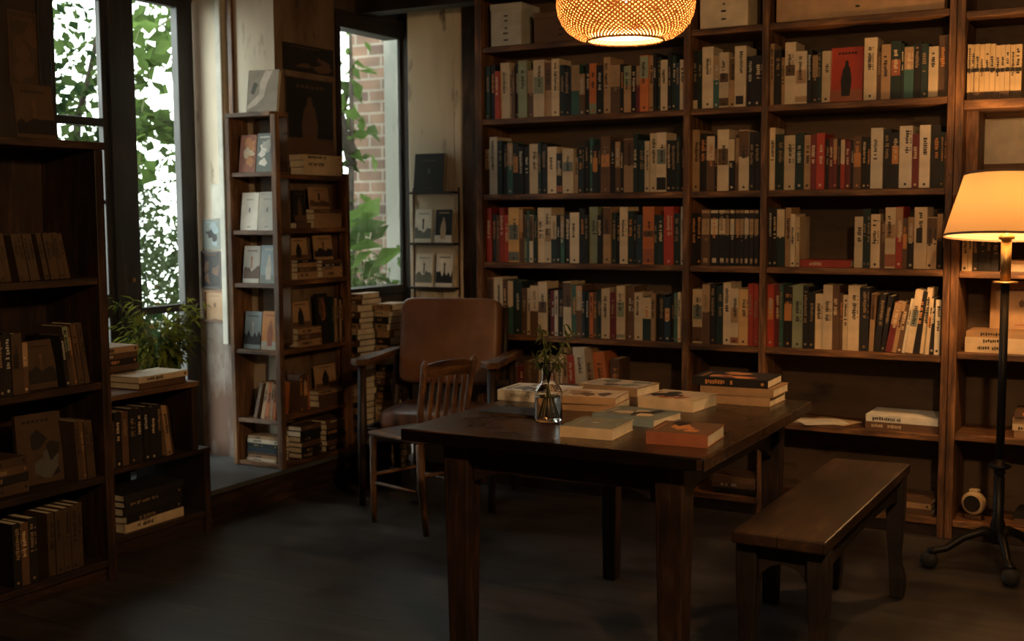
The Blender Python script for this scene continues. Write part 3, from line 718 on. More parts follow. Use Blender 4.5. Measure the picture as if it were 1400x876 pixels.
MB().lathe([(.0, 2.235), (.05, 2.242), (.09, 2.27), (.11, 2.315), (.115, 2.35), (.11, 2.385), (.09, 2.43), (.05, 2.46), (.03, 2.465)], 32).build('globe', 'bulb', gl, smooth=True)
MB().lathe([(.034, 2.455), (.034, 2.50), (.012, 2.52), (0, 2.52)], 20).build('cap', 'brass', gl, smooth=True)
MB().tube([(0, 0, 2.515), (0, 0, 2.64)], .004, 8).build('cord', 'rubber', gl)
point('bulb_light', (0, 0, 2.34), GLOBE_W, (1.0, 0.61, 0.29), .06, gl)
fl = thing('floor_lamp', 'black iron floor lamp with a glowing cone fabric shade', 'lamp', (-.600, 5.10, 0))
ro, ri = [(.236, 1.345), (.166, 1.592)], [(.233, 1.345), (.163, 1.592)]
m = MB().lathe([ro[0], (.2195, 1.405), (.2013, 1.468), (.183, 1.53), ro[1]], 64)
TL = Matrix.Translation((0, 0, 1.45)) @ Matrix.Rotation(math.radians(-5.5), 4, 'X') @ Matrix.Translation((0, 0, -1.45))
m.v = [tuple(TL @ Vector(p)) for p in m.v]; sh_ = m.build('lamp_shade', 'shade_fabric', fl, smooth=True)
m = MB(); m.T = TL; m.lathe([(.2375, 1.343), (.2375, 1.352), (.2345, 1.352), (.2345, 1.343)], 64).build('shade_trim', 'print_n', sh_)
m = MB(); m.T = TL; m.lathe([(.1675, 1.586), (.1675, 1.595), (.1645, 1.595), (.1645, 1.586)], 64).build('shade_trim', 'print_n', sh_)
MB().tube([(0, 0, .43), (0, 0, 1.165)], .0165, 12).build('pole', 'iron', fl, smooth=True)
MB().tube([(0, 0, 1.172), (0, 0, 1.335)], .020, 12).build('lamp_stem', 'brass', fl, smooth=True)
MB().lathe([(0, 1.160), (.046, 1.162), (.049, 1.166), (.046, 1.171), (0, 1.172)], 24).build('collar', 'brass', fl, smooth=True)
MB().lathe([(.02, 1.335), (.030, 1.338), (.030, 1.352), (.018, 1.36), (.016, 1.40), (0, 1.40)], 16).build('socket', 'brass', fl, smooth=True)
for k in range(3):
    a = k * 2 * PI / 3
    m = MB(); m.T = TL; m.tube([(0.012 * math.cos(a), .012 * math.sin(a), 1.395), (.08 * math.cos(a), .08 * math.sin(a), 1.50), (.164 * math.cos(a), .164 * math.sin(a), 1.588)], .0025, 6).build('shade_strut', 'iron', sh_)
MB().lathe([(.0, 1.40), (.016, 1.402), (.03, 1.43), (.031, 1.455), (.02, 1.485), (0, 1.495)], 20).build('light_bulb', 'bulb', fl, smooth=True)
MB().lathe([(0, .385), (.016, .388), (.024, .40), (.020, .412), (.040, .420), (.046, .428), (.040, .436), (.022, .442), (.0165, .455), (0, .456)], 20).build('knop', 'iron', fl, smooth=True)
MB().lathe([(0, .105), (.028, .11), (.036, .135), (.026, .16), (.030, .185), (.022, .21), (.021, .386), (0, .387)], 20).build('base_stem', 'iron', fl, smooth=True)
for k, (dx, dy) in enumerate(((-.246, -.10), (.075, -.20), (.16, .17))):
    pts = [(0, 0, .135), (dx * .22, dy * .22, .158), (dx * .5, dy * .5, .13), (dx * .75, dy * .75, .082), (dx * .9, dy * .9, .074), (dx, dy, .062)]
    ft_ = MB().tube(pts, [.024, .020, .017, .015, .016, .022], 10).build('foot', 'iron', fl, smooth=True)
    MB().lathe([(0, 0), (.02, .003), (.033, .018), (.036, .035), (.030, .054), (.016, .066), (0, .068)], 16, cx=dx, cy=dy).build('ball_foot', 'rubber', ft_, smooth=True)
point('bulb_light', (0, 0, 1.45), FLOORLAMP_W, (1.0, 0.52, 0.19), .04, fl)

# ------------------------------------------------------------------ vase and sprigs
vx, vy = -1.841, 3.549
vs = thing('bottle_vase', 'clear square-shouldered glass bottle vase half full of water on the table', 'vase', (vx, vy, .7505))
outer = [(.0, 0), (.040, 0), (.045, .004), (.047, .010), (.047, .098), (.045, .110), (.037, .122), (.027, .132), (.0245, .142), (.0245, .192), (.027, .198), (.026, .202)]
inner = [(.0225, .202), (.0215, .192), (.0215, .143), (.024, .131), (.034, .119), (.0425, .108), (.0445, .098), (.0445, .014), (.041, .010), (.0, .009)]
MB().lathe(outer + inner, 40).build('bottle', 'vase_glass', vs, smooth=True)
MB().lathe([(0, .0095), (.0405, .0105), (.0441, .0145), (.0441, .085), (.0435, .0865), (0, .0855)], 40).build('water', 'water', vs, smooth=True)
r_ = random.Random(3)
for k in range(8):
    a = k * 2 * PI / 8 + r_.uniform(-.3, .3)
    H = [.22, .30, .24, .28, .21, .33, .25, .27][k]; o = .03 + r_.random() * .06
    p0 = (-.028 * math.cos(a), -.028 * math.sin(a), .016); p1 = (.010 * math.cos(a), .010 * math.sin(a), .165)
    p2 = (o * .5 * math.cos(a), o * .5 * math.sin(a), .165 + (H - .165) * .55); p3 = (o * math.cos(a), o * math.sin(a), H)
    pts = [p0, tuple((p0[i] + p1[i]) / 2 for i in range(3)), p1, p2, p3]
    if k in (1, 3): 
        c = Vector(p3); pts += [tuple(c + Vector((.018 * math.cos(a + t) - .018 * math.cos(a), .0, .026 * math.sin(t)))) for t in (.6, 1.3, 2.1, 3.0, 3.8)]
    sg = MB().tube(pts, [.0020] * len(pts), 5).build('plant_sprig', 'stem_green', None, loc=(vx, vy, .7505), smooth=True)
    dirs = ('curling round at its tip', 'standing tallest', 'drooping to one side', 'bent with a looped tip', 'short and leaning', 'thin and upright', 'with pale tips', 'arching outward')
    tag(sg, 'green sprig held in the glass bottle vase, among its bunch of stems', 'sprig', 'sprigs in the bottle vase')
    f = MB()
    for j in range(26):
        u = r_.uniform(.1, 1.0); q = Vector(p2).lerp(Vector(p3), u) if r_.random() < .75 else Vector(p1).lerp(Vector(p2), r_.uniform(.4, 1))
        d = rnd_dir(r_); d += Vector((math.cos(a) * .5, math.sin(a) * .5, .1)); L = r_.uniform(.020, .042)
        f.leaf(q, d, Vector((0, 0, 1)) + rnd_dir(r_) * .5, L, L * .24, .7, 0 if r_.random() < .8 else 1)
    f.build('leaves', ['leaf_sprig', 'leaf_mid'], sg)
# potted plant on the step behind the low bookcase
pp = thing('potted_plant', 'yellow-green leafy plant in a clay pot behind the books stacked under the tall window', 'plant', (-4.37, 4.27, .161))
pt_ = MB().lathe([(0, 0), (.075, 0), (.10, .20), (.108, .203), (.108, .23), (.096, .23), (.092, .205), (0, .20)], 28).build('pot', 'clay', pp, smooth=True)
MB().lathe([(.090, .205), (.0, .215)], 20).build('soil', 'soil', pt_)
s = MB(); f = MB(); r_ = random.Random(9)
for k in range(44):
    a = r_.uniform(0, 2 * PI); o = r_.uniform(.08, .24); h = r_.uniform(.42, .68)
    e = (o * .6 * math.cos(a), o * math.sin(a), .2 + h); mm = (e[0] * .4, e[1] * .4, .2 + h * .75)
    s.tube([(0, 0, .2), mm, e], .003, 5)
    for j in range(20):
        q = Vector(mm).lerp(Vector(e), r_.uniform(-.2, 1.1)) + rnd_dir(r_) * .03; d = Vector((math.cos(a), math.sin(a), r_.uniform(-.7, .4))) + rnd_dir(r_) * .5
        L = r_.uniform(.045, .085); f.leaf(q, d, Vector((0, 0, 1)), L, L * .34, .6, 0 if r_.random() < .8 else 1)
s.build('stem', 'stem_green', pp); f.build('foliage', ['leaf_olive', 'leaf_mid'], pp)

# ------------------------------------------------------------------ books
CW = dict(d='dark green', k='black', c='cream', w='ivory', t='tan', v='shade-toned tan', s='sage', g='teal', b='navy', n='brown', o='orange', r='red', m='maroon', y='yellow', x='cream')
SW = dict(P='with panel', B='with pale top', W='with pale label', O='with orange panel', L='with pale label', K='with black block', T='with black band', S='with tan label')
LIGHT = 'cwtsyxohv'
UPRIGHT = Matrix.Identity(4)
LYING = Matrix(((0, 0, -1, 0), (0, 1, 0, 0), (1, 0, 0, 0), (0, 0, 0, 1)))
FACING = Matrix(((0, 1, 0, 0), (-1, 0, 0, 0), (0, 0, 1, 0), (0, 0, 0, 1)))
def book_body(m, w, d, h, cover=True, pages=True, pi=1):
    b = .0022 if w > .012 else .0014; e = .003
    if cover:
        m.box(-w / 2, w / 2, 0, b, 0, h).box(-w / 2, -w / 2 + b, b, d, 0, h).box(w / 2 - b, w / 2, b, d, 0, h)
    if pages:
        m.box(-w / 2 + b, w / 2 - b, b, d - e, e, h - e, mi=pi)
def spine_marks(m, code, style, w, h, r, ink=2, acc=3, acc2=4):
    y = -.0006
    def rect(x0, x1, z0, z1, mi, lift=0):
        yy = y - lift
        m.quad((x0, yy, z0), (x1, yy, z0), (x1, yy, z1), (x0, yy, z1), mi)
    W_ = w / 2 * .98
    if style == 'P':
        a = r.uniform(.38, .5); rect(-W_ * .9, W_ * .9, h * a, h * r.uniform(.58, .72), acc)
        if r.random() < .6: rect(-W_, W_, h * .03, h * r.uniform(.08, .3), acc2 if r.random() < .5 else acc)
    elif style == 'B': rect(-W_, W_, h * r.uniform(.45, .6), h * .985, acc)
    elif style in 'WL' and style: rect(-W_, W_, h * .005, h * (.15 if style == 'W' else .21), acc)
    elif style == 'O': rect(-W_ * .85, W_ * .85, h * r.uniform(.38, .5), h * r.uniform(.68, .8), acc)
    elif style == 'K':
        rect(-W_ * .8, W_ * .6, h * .04, h * .18, acc) if r.random() < .5 else rect(-W_ * .7, W_ * .3, h * .42, h * .66, acc)
    elif style == 'T':
        rect(-W_, W_, h * .50, h * .57, acc); rect(-W_, W_, 0, h * .14, acc2)
    elif style == 'S':
        rect(-W_ * .9, W_ * .9, h * .55, h * .83, acc); rect(-W_ * .9, W_ * .9, h * .93, h * .98, acc); rect(-W_ * .5, W_ * .5, h * .05, h * .13, acc)
    # title: a column of small glyph strokes running up the spine, a round device at the foot
    gw = min(.0085, w * .28); z = h * r.uniform(.42, .55); top = h * r.uniform(.74, .92); cx = r.uniform(-.12, .12) * w
    two = w > .034 and r.random() < .5
    while z < top:
        g = r.uniform(.004, .0085)
        if r.random() < .86:
            a = gw * r.uniform(.55, 1.0); o = r.uniform(-.2, .2) * gw
            rect(cx + o - a, cx + o + a, z, z + g, ink, .0004)
            if two and r.random() < .7: rect(cx + gw * 1.5, cx + gw * 2.1, z, z + g * .8, ink, .0004)
        z += g + r.uniform(.0018, .0035)
    if r.random() < .6 and style != 'T':
        s = min(.006, w * .26); zc = h * r.uniform(.055, .075); k = 8
        p = [(s * math.cos(2 * PI * i / k), y - .0004, zc + s * math.sin(2 * PI * i / k)) for i in range(k)]
        m.add(p, [tuple(range(k))], ink if style not in 'WL' or not style else 0)
def pick(code, style, r):
    light = code in LIGHT
    if style == 'T': ac, a2 = 'i', 'n'
    elif style == 'O': ac, a2 = 'a', 'k'
    elif style == 'K': ac, a2 = 'i', 'i'
    elif style in ('B', 'W', 'L', 'S'): ac, a2 = (r.choice('ttl') if not light else r.choice('nns')), 'l'
    elif style == 'P': ac, a2 = (r.choice(['t', 'a', 'e', 'q']) if not light else r.choice(['t', 'n', 's', 'f'])), r.choice(['q', 'n', 'i'])
    else: ac, a2 = 'l', 'n'
    ink = 'i' if light else r.choice(['j', 'j', 'e', 'a', 'j', 'l'])
    if code in 'rm' and r.random() < .5: ink = 'l'
    return ink, ac, a2
def shelf_book(code, style, w, d, h, label, group, loc, rz, lean, seed):
    """upright book, spine outward (local -y); lean = sideways shift of its top edge"""
    r = random.Random(seed)
    m = MB(); ink, ac, a2 = pick(code, style, r)
    sg = 0
    if abs(lean) > .002:
        sg = 1 if lean > 0 else -1
        m.T = Matrix.Translation((-sg * w / 2, 0, 0))
    book_body(m, w, d, h); spine_marks(m, code, style, w, h, r)
    o = m.build('book', ['print_' + code, 'print_p', 'print_' + ink, 'print_' + ac, 'print_' + a2], loc=loc)
    ang = math.asin(max(-.6, min(.6, lean / h))) if sg else 0
    o.rotation_euler = (0, ang, rz)
    if sg:
        o.location = Vector(loc) + Matrix.Rotation(rz, 3, 'Z') @ Vector((sg * w / 2, 0, 0))
    return tag(o, label, 'book', group)
def look(code, style, w, h, variety=True):
    s = []
    if not style:
        if w < .019: s.append('slim')
        elif w > .038: s.append('thick')
        if h > .272: s.append('tall')
        elif h < .225: s.append('short')
    s.append(CW[code]); s.append('book')
    if style: s.append(SW[style])
    return ' '.join(s)
ROWN = {'1': 'top', '2': 'second', '3': 'third', '4': 'fourth', '5': 'lowest'}
BAYN = {'L': 'pendant-lamp bay', 'M': 'narrow bay', 'R': 'floor-lamp bay', 'F': 'end bookcase'}
ROWS = {
    'L1': (1.946, 'd,-3228,-3195,276 k,-3195,-3167,282 r,-3167,-3139,247 c,-3139,-3083,288 t,-3083,-3067,249 n,-3067,-3047,250 k,-3047,-3029,277 sP,-3029,-2977,291 nB,-2977,-2939,243 cP,-2939,-2875,288 tB,-2875,-2836,277 c,-2836,-2792,288 d,-2792,-2766,256 k,-2766,-2725,242 gB,-2725,-2678,253 nB,-2678,-2645,205 k,-2645,-2622,253 oL,-2622,-2582,251 k,-2582,-2543,241 t,-2543,-2505,277 nB,-2505,-2452,239 k,-2452,-2431,237 tB,-2431,-2393,227 k,-2393,-2367,225 mB,-2367,-2346,227 oB,-2346,-2300,271 t,-2300,-2277,269 k,-2277,-2257,279 d,-2257,-2238,258 c,-2238,-2201,243 k,-2201,-2179,277 d,-2179,-2159,261 b,-2159,-2138,225 c,-2138,-2105,238'),
    'L2': (1.553, 'nB,-3236,-3203,240 w,-3203,-3156,299 d,-3156,-3125,279 k,-3125,-3097,262 gB,-3097,-3063,269 kO,-3063,-3029,259 k,-3029,-2998,246 k,-2998,-2967,245 c,-2967,-2915,256 d,-2915,-2893,263 k,-2893,-2861,254 c,-2861,-2807,238 kP,-2807,-2774,203 cP,-2774,-2710,225 t,-2710,-2686,180 d,-2686,-2659,231 k,-2659,-2645,230 k,-2645,-2623,264 g,-2623,-2603,275 kO,-2603,-2571,239 k,-2571,-2557,269 nO,-2557,-2503,280 k,-2503,-2481,259 nB,-2481,-2451,254 k,-2451,-2434,253 tB,-2434,-2382,264 d,-2382,-2357,286 d,-2357,-2319,254 c,-2319,-2294,249 c,-2294,-2257,286 cP,-2257,-2206,288 k,-2206,-2182,249 k,-2182,-2153,248 d,-2153,-2136,266 k,-2136,-2107,265'),
    'L3': (1.196, 'r,-3226,-3194,286 d,-3194,-3172,253 n,-3172,-3150,248 r,-3150,-3121,286 r,-3121,-3092,248 yP,-3092,-3028,287 nB,-3028,-3004,281 sB,-3004,-2981,247 g,-2981,-2966,268 wB,-2966,-2943,247 d,-2943,-2921,247 c,-2921,-2880,284 cP,-2880,-2840,284 dB,-2840,-2808,247 k,-2808,-2786,247 gB,-2786,-2762,246 k,-2762,-2731,246 c,-2731,-2678,258 k,-2678,-2646,278 k,-2646,-2624,246 s,-2624,-2575,286 k,-2575,-2544,245 tB,-2544,-2500,285 d,-2500,-2474,257 k,-2474,-2455,245 c,-2455,-2411,284 d,-2411,-2381,264 k,-2381,-2364,256 b,-2364,-2331,244 oP,-2331,-2269,285 d,-2269,-2248,244 d,-2248,-2218,244 r,-2218,-2166,284 d,-2166,-2131,251 w,-2131,-2100,282'),
    'L4': (0.816, 'tB,-3228,-3186,294 w,-3186,-3132,297 n,-3132,-3102,287 gB,-3102,-3069,284 d,-3069,-3016,281 n,-3016,-2987,244 c,-2987,-2964,245 nB,-2964,-2916,262 cP,-2916,-2863,280 k,-2863,-2847,244 m,-2847,-2823,236 w,-2823,-2803,236 k,-2803,-2773,245 cB,-2773,-2726,283 g,-2726,-2699,268 nB,-2699,-2663,268 b,-2663,-2646,236 d,-2646,-2624,234 o,-2624,-2602,231 n,-2602,-2582,232 d,-2582,-2553,244 c,-2553,-2506,253 m,-2506,-2469,234 cP,-2469,-2423,269 n,-2423,-2375,269 c,-2375,-2329,238 dB,-2329,-2282,219 t,-2282,-2258,236 k,-2258,-2210,233 bO,-2210,-2178,219 k,-2178,-2162,235 g,-2162,-2141,243 c,-2141,-2125,246 c,-2125,-2110,240'),
    'M1': (1.946, 'kW,-2072,-2048,276 d,-2048,-2025,275 c,-2025,-1969,289 gB,-1969,-1939,250 cP,-1939,-1891,257 tB,-1891,-1863,232 cK,-1863,-1807,281 k,-1807,-1776,232 k,-1776,-1733,233'),
    'M2': (1.553, 't,-2073,-2036,294 k,-2036,-2000,275 nB,-2000,-1958,264 k,-1958,-1946,265 cP,-1946,-1888,290 kB,-1888,-1859,247 nB,-1859,-1839,250 cB,-1839,-1789,284 k,-1789,-1762,273 k,-1762,-1733,271'),
    'M3': (1.196, 'k,-2074,-2050,252 k,-2050,-2025,251 nS,-2025,-1980,270 kS,-1980,-1938,270 kS,-1938,-1903,270 kS,-1903,-1880,269 kS,-1880,-1856,269 kS,-1856,-1832,269 kS,-1832,-1810,269 kS,-1810,-1785,269 kS,-1785,-1762,269 kS,-1762,-1739,268'),
    'M4': (0.816, 'cP,-2067,-2015,263 nB,-2015,-1975,291 k,-1975,-1947,292 d,-1947,-1910,281 c,-1910,-1872,298 cP,-1872,-1831,272 y,-1831,-1786,269 r,-1786,-1759,296 r,-1759,-1734,295'),
    'R1': (1.946, 't,-1701,-1674,281 k,-1674,-1641,252 t,-1641,-1625,216 cP,-1625,-1574,282 cP,-1574,-1519,237 k,-1519,-1496,242 kB,-1496,-1470,218 d,-1470,-1453,239 c,-1453,-1415,231 c,-1264,-1208,275 n,-1208,-1189,210 t,-1189,-1148,241 dP,-1148,-1103,253 d,-1103,-1090,240 gB,-1090,-1049,225 k,-1049,-1018,242 d,-1018,-986,233 c,-986,-945,217 n,-945,-901,262'),
    'R2': (1.553, 'c,-1707,-1665,289 d,-1665,-1623,258 c,-1623,-1569,251 d,-1569,-1527,258 t,-1527,-1497,249 m,-1497,-1470,248 r,-1470,-1432,255 k,-1432,-1413,227 m,-1413,-1394,230 mB,-1394,-1375,230 k,-1375,-1361,229 rB,-1361,-1341,225 m,-1341,-1317,216 k,-1317,-1302,216 nP,-1302,-1267,235 k,-1267,-1245,230 k,-1245,-1227,230 w,-1227,-1173,269 k,-1173,-1138,263 kO,-1138,-1103,247 w,-1103,-1047,273 m,-1047,-1016,237 w,-1016,-970,273 k,-970,-928,270 d,-928,-914,240 n,-914,-898,239 c,-898,-889,232'),
    'R3': (1.196, 'k,-1704,-1671,275 k,-1671,-1650,275 dB,-1650,-1612,271 t,-1612,-1585,275 c,-1585,-1563,245 c,-1563,-1544,232 c,-1293,-1255,231 d,-1255,-1237,267 d,-1237,-1220,267 c,-1220,-1178,242 n,-1178,-1156,210 cP,-1156,-1110,272 rB,-1110,-1079,275 nO,-1079,-1058,225 kB,-1058,-1031,232 cK,-1031,-976,272 cB,-976,-951,228 cB,-951,-933,228 kB,-933,-909,246 kB,-909,-895,217'),
    'R4': (0.816, 'rO,-1700,-1660,295 m,-1660,-1634,296 g,-1634,-1616,296 kO,-1616,-1572,287 s,-1572,-1522,296 k,-1522,-1494,289 k,-1494,-1466,263 c,-1466,-1429,256 c,-1429,-1385,298 n,-1385,-1353,297 n,-1353,-1339,263 c,-1339,-1316,254 c,-1316,-1264,299 k,-1264,-1219,290,-2 tB,-1219,-1198,265,8 k,-1198,-1169,264,24 k,-1169,-1147,256,31 mB,-1147,-1118,230,41 t,-1118,-1098,232,40 n,-1098,-1074,219,31 w,-1074,-1060,247,36 cP,-1060,-1026,287,42 k,-1026,-997,280,32 c,-997,-973,296,28 cO,-973,-956,250,17 k,-956,-934,255,7 w,-934,-910,244,4'),
    'L5': (0.463, 'n,-3150,-3092,182 n,-3092,-3046,178 m,-3046,-3005,188 n,-3005,-2922,211 c,-2922,-2810,230,10 c,-2810,-2781,260,10 t,-2781,-2737,294,-12 r,-2737,-2697,257,-16 w,-2697,-2622,299,-25 t,-2622,-2579,296,-29 o,-2579,-2509,279,-33 n,-2509,-2460,250'),
    'F1': (1.925, 'xT,-827,-812,236 xT,-812,-796,235 xT,-796,-777,234 xT,-777,-758,233 xT,-758,-736,234 xT,-736,-714,232 xT,-714,-694,224 xT,-694,-675,224 xT,-675,-655,223 xT,-655,-635,223 xT,-635,-609,223'),
    'F3': (1.190, 'c,-827,-803,180 c,-803,-784,180 k,-784,-759,173 k,-759,-731,158 k,-731,-708,165 k,-708,-677,166'),
}
BAYX = dict(L=(-3.2335, -2.110), M=(-2.074, -1.7255), R=(-1.6925, -0.901), F=(-0.833, 0.39))
for key, (zb, data) in ROWS.items():
    r = random.Random(key)
    for n_, tok in enumerate(data.split()):
        q = tok.split(','); cd = q[0]; code = cd[0]; style = cd[1:] if len(cd) > 1 else ''
        x0, x1, h = int(q[1]) / 1000, int(q[2]) / 1000, int(q[3]) / 1000
        lean = int(q[4]) / 1000 if len(q) > 4 else 0.0
        lo, hi = BAYX[key[0]]; x0 = max(x0, lo); x1 = min(x1, hi)
        if x1 - x0 < .006: continue
        w = x1 - x0 - .0012
        lab = '%s, %s from window end, %s row, %s' % (look(code, style, w, h), ordinal(n_ + 1), ROWN[key[1]], BAYN[key[0]])
        dp = r.uniform(.13, .175)
        shelf_book(code, style, w * (math.cos(math.asin(min(.6, abs(lean) / h))) if lean else 1), dp, h, lab, 'books in the %s row of the %s' % (ROWN[key[1]], BAYN[key[0]]),
                   ((x0 + x1) / 2, 5.505 + r.uniform(0, .012), zb), 0.0, lean, n_ * 77 + ord(key[0]) * 13 + int(key[1]))

def jag(r, n, lo, hi):
    return [r.uniform(lo, hi) for _ in range(n)]
def cover_art(w, d, h, style, cols, seed, T, mats_out):
    """printed cover picture on the front board (+x side): flat shapes in book coordinates"""
    r = random.Random(seed); m = MB(); m.T = T
    def poly(pts, mi, lift):
        x = w / 2 + .0004 + lift * .0003
        m.add([(x, s * d, t * h) for s, t in pts], [tuple(range(len(pts)))], mi)
    def rect(a, b, c, e, mi, lift): poly([(a, c), (b, c), (b, e), (a, e)], mi, lift)
    if style != 'bare': rect(.02, .99, .01, .99, 0, 0)
    if style == 'scene':        # sky above, dark broken ground below, a small upright figure
        n = 9; t = jag(r, n, .30, .50)
        poly([(.02, .12), (.99, .12)] + [(.99 - .97 * i / (n - 1), t[i]) for i in range(n)], 1, 1)
        rect(.46, .54, .40, .62, 2, 2); poly([(.46, .62), (.54, .62), (.56, .68), (.50, .73), (.44, .68)], 2, 2)
        for k in range(7): rect(.2 + k * .09, .26 + k * .09, .85, .885, 1, 2)
    elif style == 'figure':     # a standing figure on a plain ground
        rect(.02, .99, .01, .22, 2, 1)
        poly([(.36, .10), (.62, .10), (.66, .40), (.60, .62), (.55, .66), (.55, .72), (.52, .76), (.47, .76), (.44, .72), (.44, .66), (.38, .60), (.32, .38)], 1, 2)
        for k in range(6): rect(.22 + k * .1, .29 + k * .1, .87, .91, 1, 2)
    elif style == 'plain':      # a pale cover with one small mark
        poly([(.47, .46), (.53, .46), (.55, .55), (.50, .62), (.45, .55)], 1, 1)
        for k in range(5): rect(.28 + k * .09, .34 + k * .09, .80, .825, 1, 1)
        rect(.40, .60, .08, .10, 2, 1)
    elif style == 'patch':      # big loose shapes
        for k in range(5):
            cx, cy = r.uniform(.2, .8), r.uniform(.2, .75); n = 7
            poly([(min(.97, max(.04, cx + r.uniform(.08, .30) * math.cos(2 * PI * i / n))), min(.96, max(.04, cy + r.uniform(.06, .22) * math.sin(2 * PI * i / n)))) for i in range(n)], 1 + k % 2, 1 + k * .3)
        for k in range(6): rect(.15 + k * .1, .22 + k * .1, .88, .92, 1, 3)
    elif style == 'fold':       # a pale cover with a light curved fold of cloth
        poly([(.02, .05), (.30, .15), (.55, .35), (.62, .65), (.80, .98), (.55, .98), (.40, .70), (.38, .42), (.02, .14)], 1, 1)
        poly([(.10, .45), (.22, .40), (.34, .66), (.20, .72)], 2, 1)
    return m
def show_book(loc, rz, w, d, h, code, art=None, cols=None, pose='FACING', label='', group=None, rx=0.0, seed=0, spine=True, pages=True, cat='book', name='book', style='', ink=None, top=None):
    """a book with its own page block and printed cover; pose FACING stands it cover outward, LYING lays it flat"""
    r = random.Random(seed * 31 + 7)
    T = {'FACING': Matrix.Translation((-d / 2, 0, 0)) @ FACING, 'LYING': Matrix.Translation((h / 2, -d / 2, w / 2)) @ LYING}[pose]
    m = MB(); m.T = T
    i0, ac, a2 = pick(code, style, r)
    book_body(m, w, d, h, pages=False)
    if spine: spine_marks(m, code, style, w, h, r, 1, 2, 3)
    o = m.build(name, ['print_' + code, 'print_' + (ink or i0), 'print_' + ac, 'print_' + a2], loc=loc, rz=rz, rx=rx)
    tag(o, label, cat, group)
    if pages:
        g = MB(); g.T = T; book_body(g, w, d, h, cover=False, pi=0); g.build('page_block', 'print_p', o)
    if art:
        cover_art(w, d, h, art, cols, seed, T, None).build('cover_picture', ['print_' + c for c in cols], o)
    return o
R90 = PI / 2
# the face-out red book and the lying red book among the rows
show_book((-1.346, 5.535, 1.946), 0, .022, .144, .245, 'r', 'figure', ('r', 'k', 'q'), label='red book facing outward with a dark figure on its cover', seed=4, rx=-.10)
show_book((-1.424, 5.595, 1.196), 0, .033, .16, .236, 'r', None, None, 'LYING', 'red book lying flat alone in the gap of the third row', seed=6, ink='l')

# ---- books and a folder on the table
TBK = 'books laid out on the table'
def tbook(x, y, z, rz, th, dd, hh, code, art, cols, label, seed, **k):
    show_book((x, y, z), math.radians(rz), th, dd, hh, code, art, cols, 'LYING', label, TBK, seed=seed, **k)
tbook(-2.10, 3.985, .7505, 4, .040, .20, .27, 'h', 'patch', ('h', 'z', 'u'), 'white book with grey printed cover lying behind the glass vase', 1, ink='e')
tbook(-1.848, 3.884, .7505, 6, .026, .19, .25, 't', None, None, 'tan book lying under the cream illustrated book behind the vase', 2, spine=False)
tbook(-1.842, 3.876, .7768, 8, .026, .185, .245, 't', 'patch', ('c', 'n', 't'), 'cream illustrated book on top of the tan one behind the vase', 3, spine=False)
tbook(-1.905, 4.275, .7505, -6, .034, .185, .264, 't', 'patch', ('c', 'f', 'n'), 'book with dark shapes on its cream cover at the far table edge', 4, spine=False)
tbook(-1.570, 4.045, .7505, -5, .042, .205, .217, 'c', 'patch', ('l', 'i', 'q'), 'thick cream book with brown and black cover in the table middle', 5, spine=False)
tbook(-1.398, 4.272, .7505, 0, .034, .20, .262, 't', None, None, 'tan book at the bottom of the pile of three on the table', 6, spine=False)
tbook(-1.393, 4.268, .7848, 1, .031, .20, .275, 't', None, None, 'tan book in the middle of the pile of three on the table', 7, spine=False)
tbook(-1.420, 4.265, .8161, 2, .030, .20, .284, 'k', 'patch', ('k', 'a', 'q'), 'black book with orange lettering on the pile of three on the table', 8, ink='a')
tbook(-1.602, 3.425, .7505, 4, .034, .20, .175, 'c', 'plain', ('f', 'e', 'e'), 'small book with grey-green cover beside the foot of the vase', 9, spine=False)
tbook(-1.585, 3.705, .7505, -6, .027, .20, .235, 'u', 'patch', ('f', 'l', 'k'), 'thin grey-blue book with dark pictured cover behind the grey-green one', 10, spine=False)
tbook(-1.310, 3.445, .7505, 5, .039, .205, .192, 'q', 'patch', ('n', 'a', 'k'), 'orange-brown book at the table corner by the bench', 11, spine=False)
t = thing('folder', 'flat dark leather folder lying on the table near the vase', 'folder', (-2.03, 3.66, .7505), math.radians(3))
B(-.11, .11, -.07, .07, 0, .0025).build('back_cover', 'print_n', t); B(-.11, .11, -.07, .07, .004, .0065).build('front_cover', 'print_k', t); B(-.107, .107, -.067, .067, .0026, .0039).build('page_block', 'print_p', t)

# ---- stacks: one list of (thickness, code) from the bottom up
def stack(x, y, z, rz, d, h, items, where, group, seed, jit=4, dj=.01):
    r = random.Random(seed); n = len(items)
    for i, (th, code) in enumerate(items):
        dd, hh = d - r.uniform(0, dj), h - r.uniform(0, dj * 1.5)
        pos = 'bottom' if i == 0 else ('topmost' if i == n - 1 else ordinal(i + 1) + ' from bottom')
        show_book((x + r.uniform(-.003, .003), y + r.uniform(-.003, .003), z), rz + math.radians(r.uniform(-jit, jit)), th, dd, hh, code, None, None, 'LYING',
                  '%s book, %s of the stack %s' % (CW.get(code, 'grey'), pos, where), group, seed=seed * 50 + i, spine=r.random() < .6)
        z += th + .0004
    return z
cm = lambda s: [(int(t[1:]) / 1000, t[0]) for t in s.split()]
zt = stack(-4.16, 3.72, .7065, R90, .17, .27, cm('n28 k30 n27 k28 n26 t27'), 'of six on the low bookcase', 'books stacked on the low bookcase', 1)
stack(-3.965, 3.80, .7065, R90, .19, .30, cm('n28 c26'), 'of two on the low bookcase edge', 'pair of books on the low bookcase', 2)
stack(-3.99, 3.74, .0985, R90, .20, .36, cm('c40 k32 k35 k28 k30'), 'inside the low bookcase', 'books lying in the low bookcase', 3)
stack(-4.095, 4.732, .1855, 0, .10, .20, cm('w14 t16 n14 b22 d24 w20 t16'), 'at the corner bookcase foot', 'books at the foot of the corner bookcase', 4, jit=2, dj=.008)
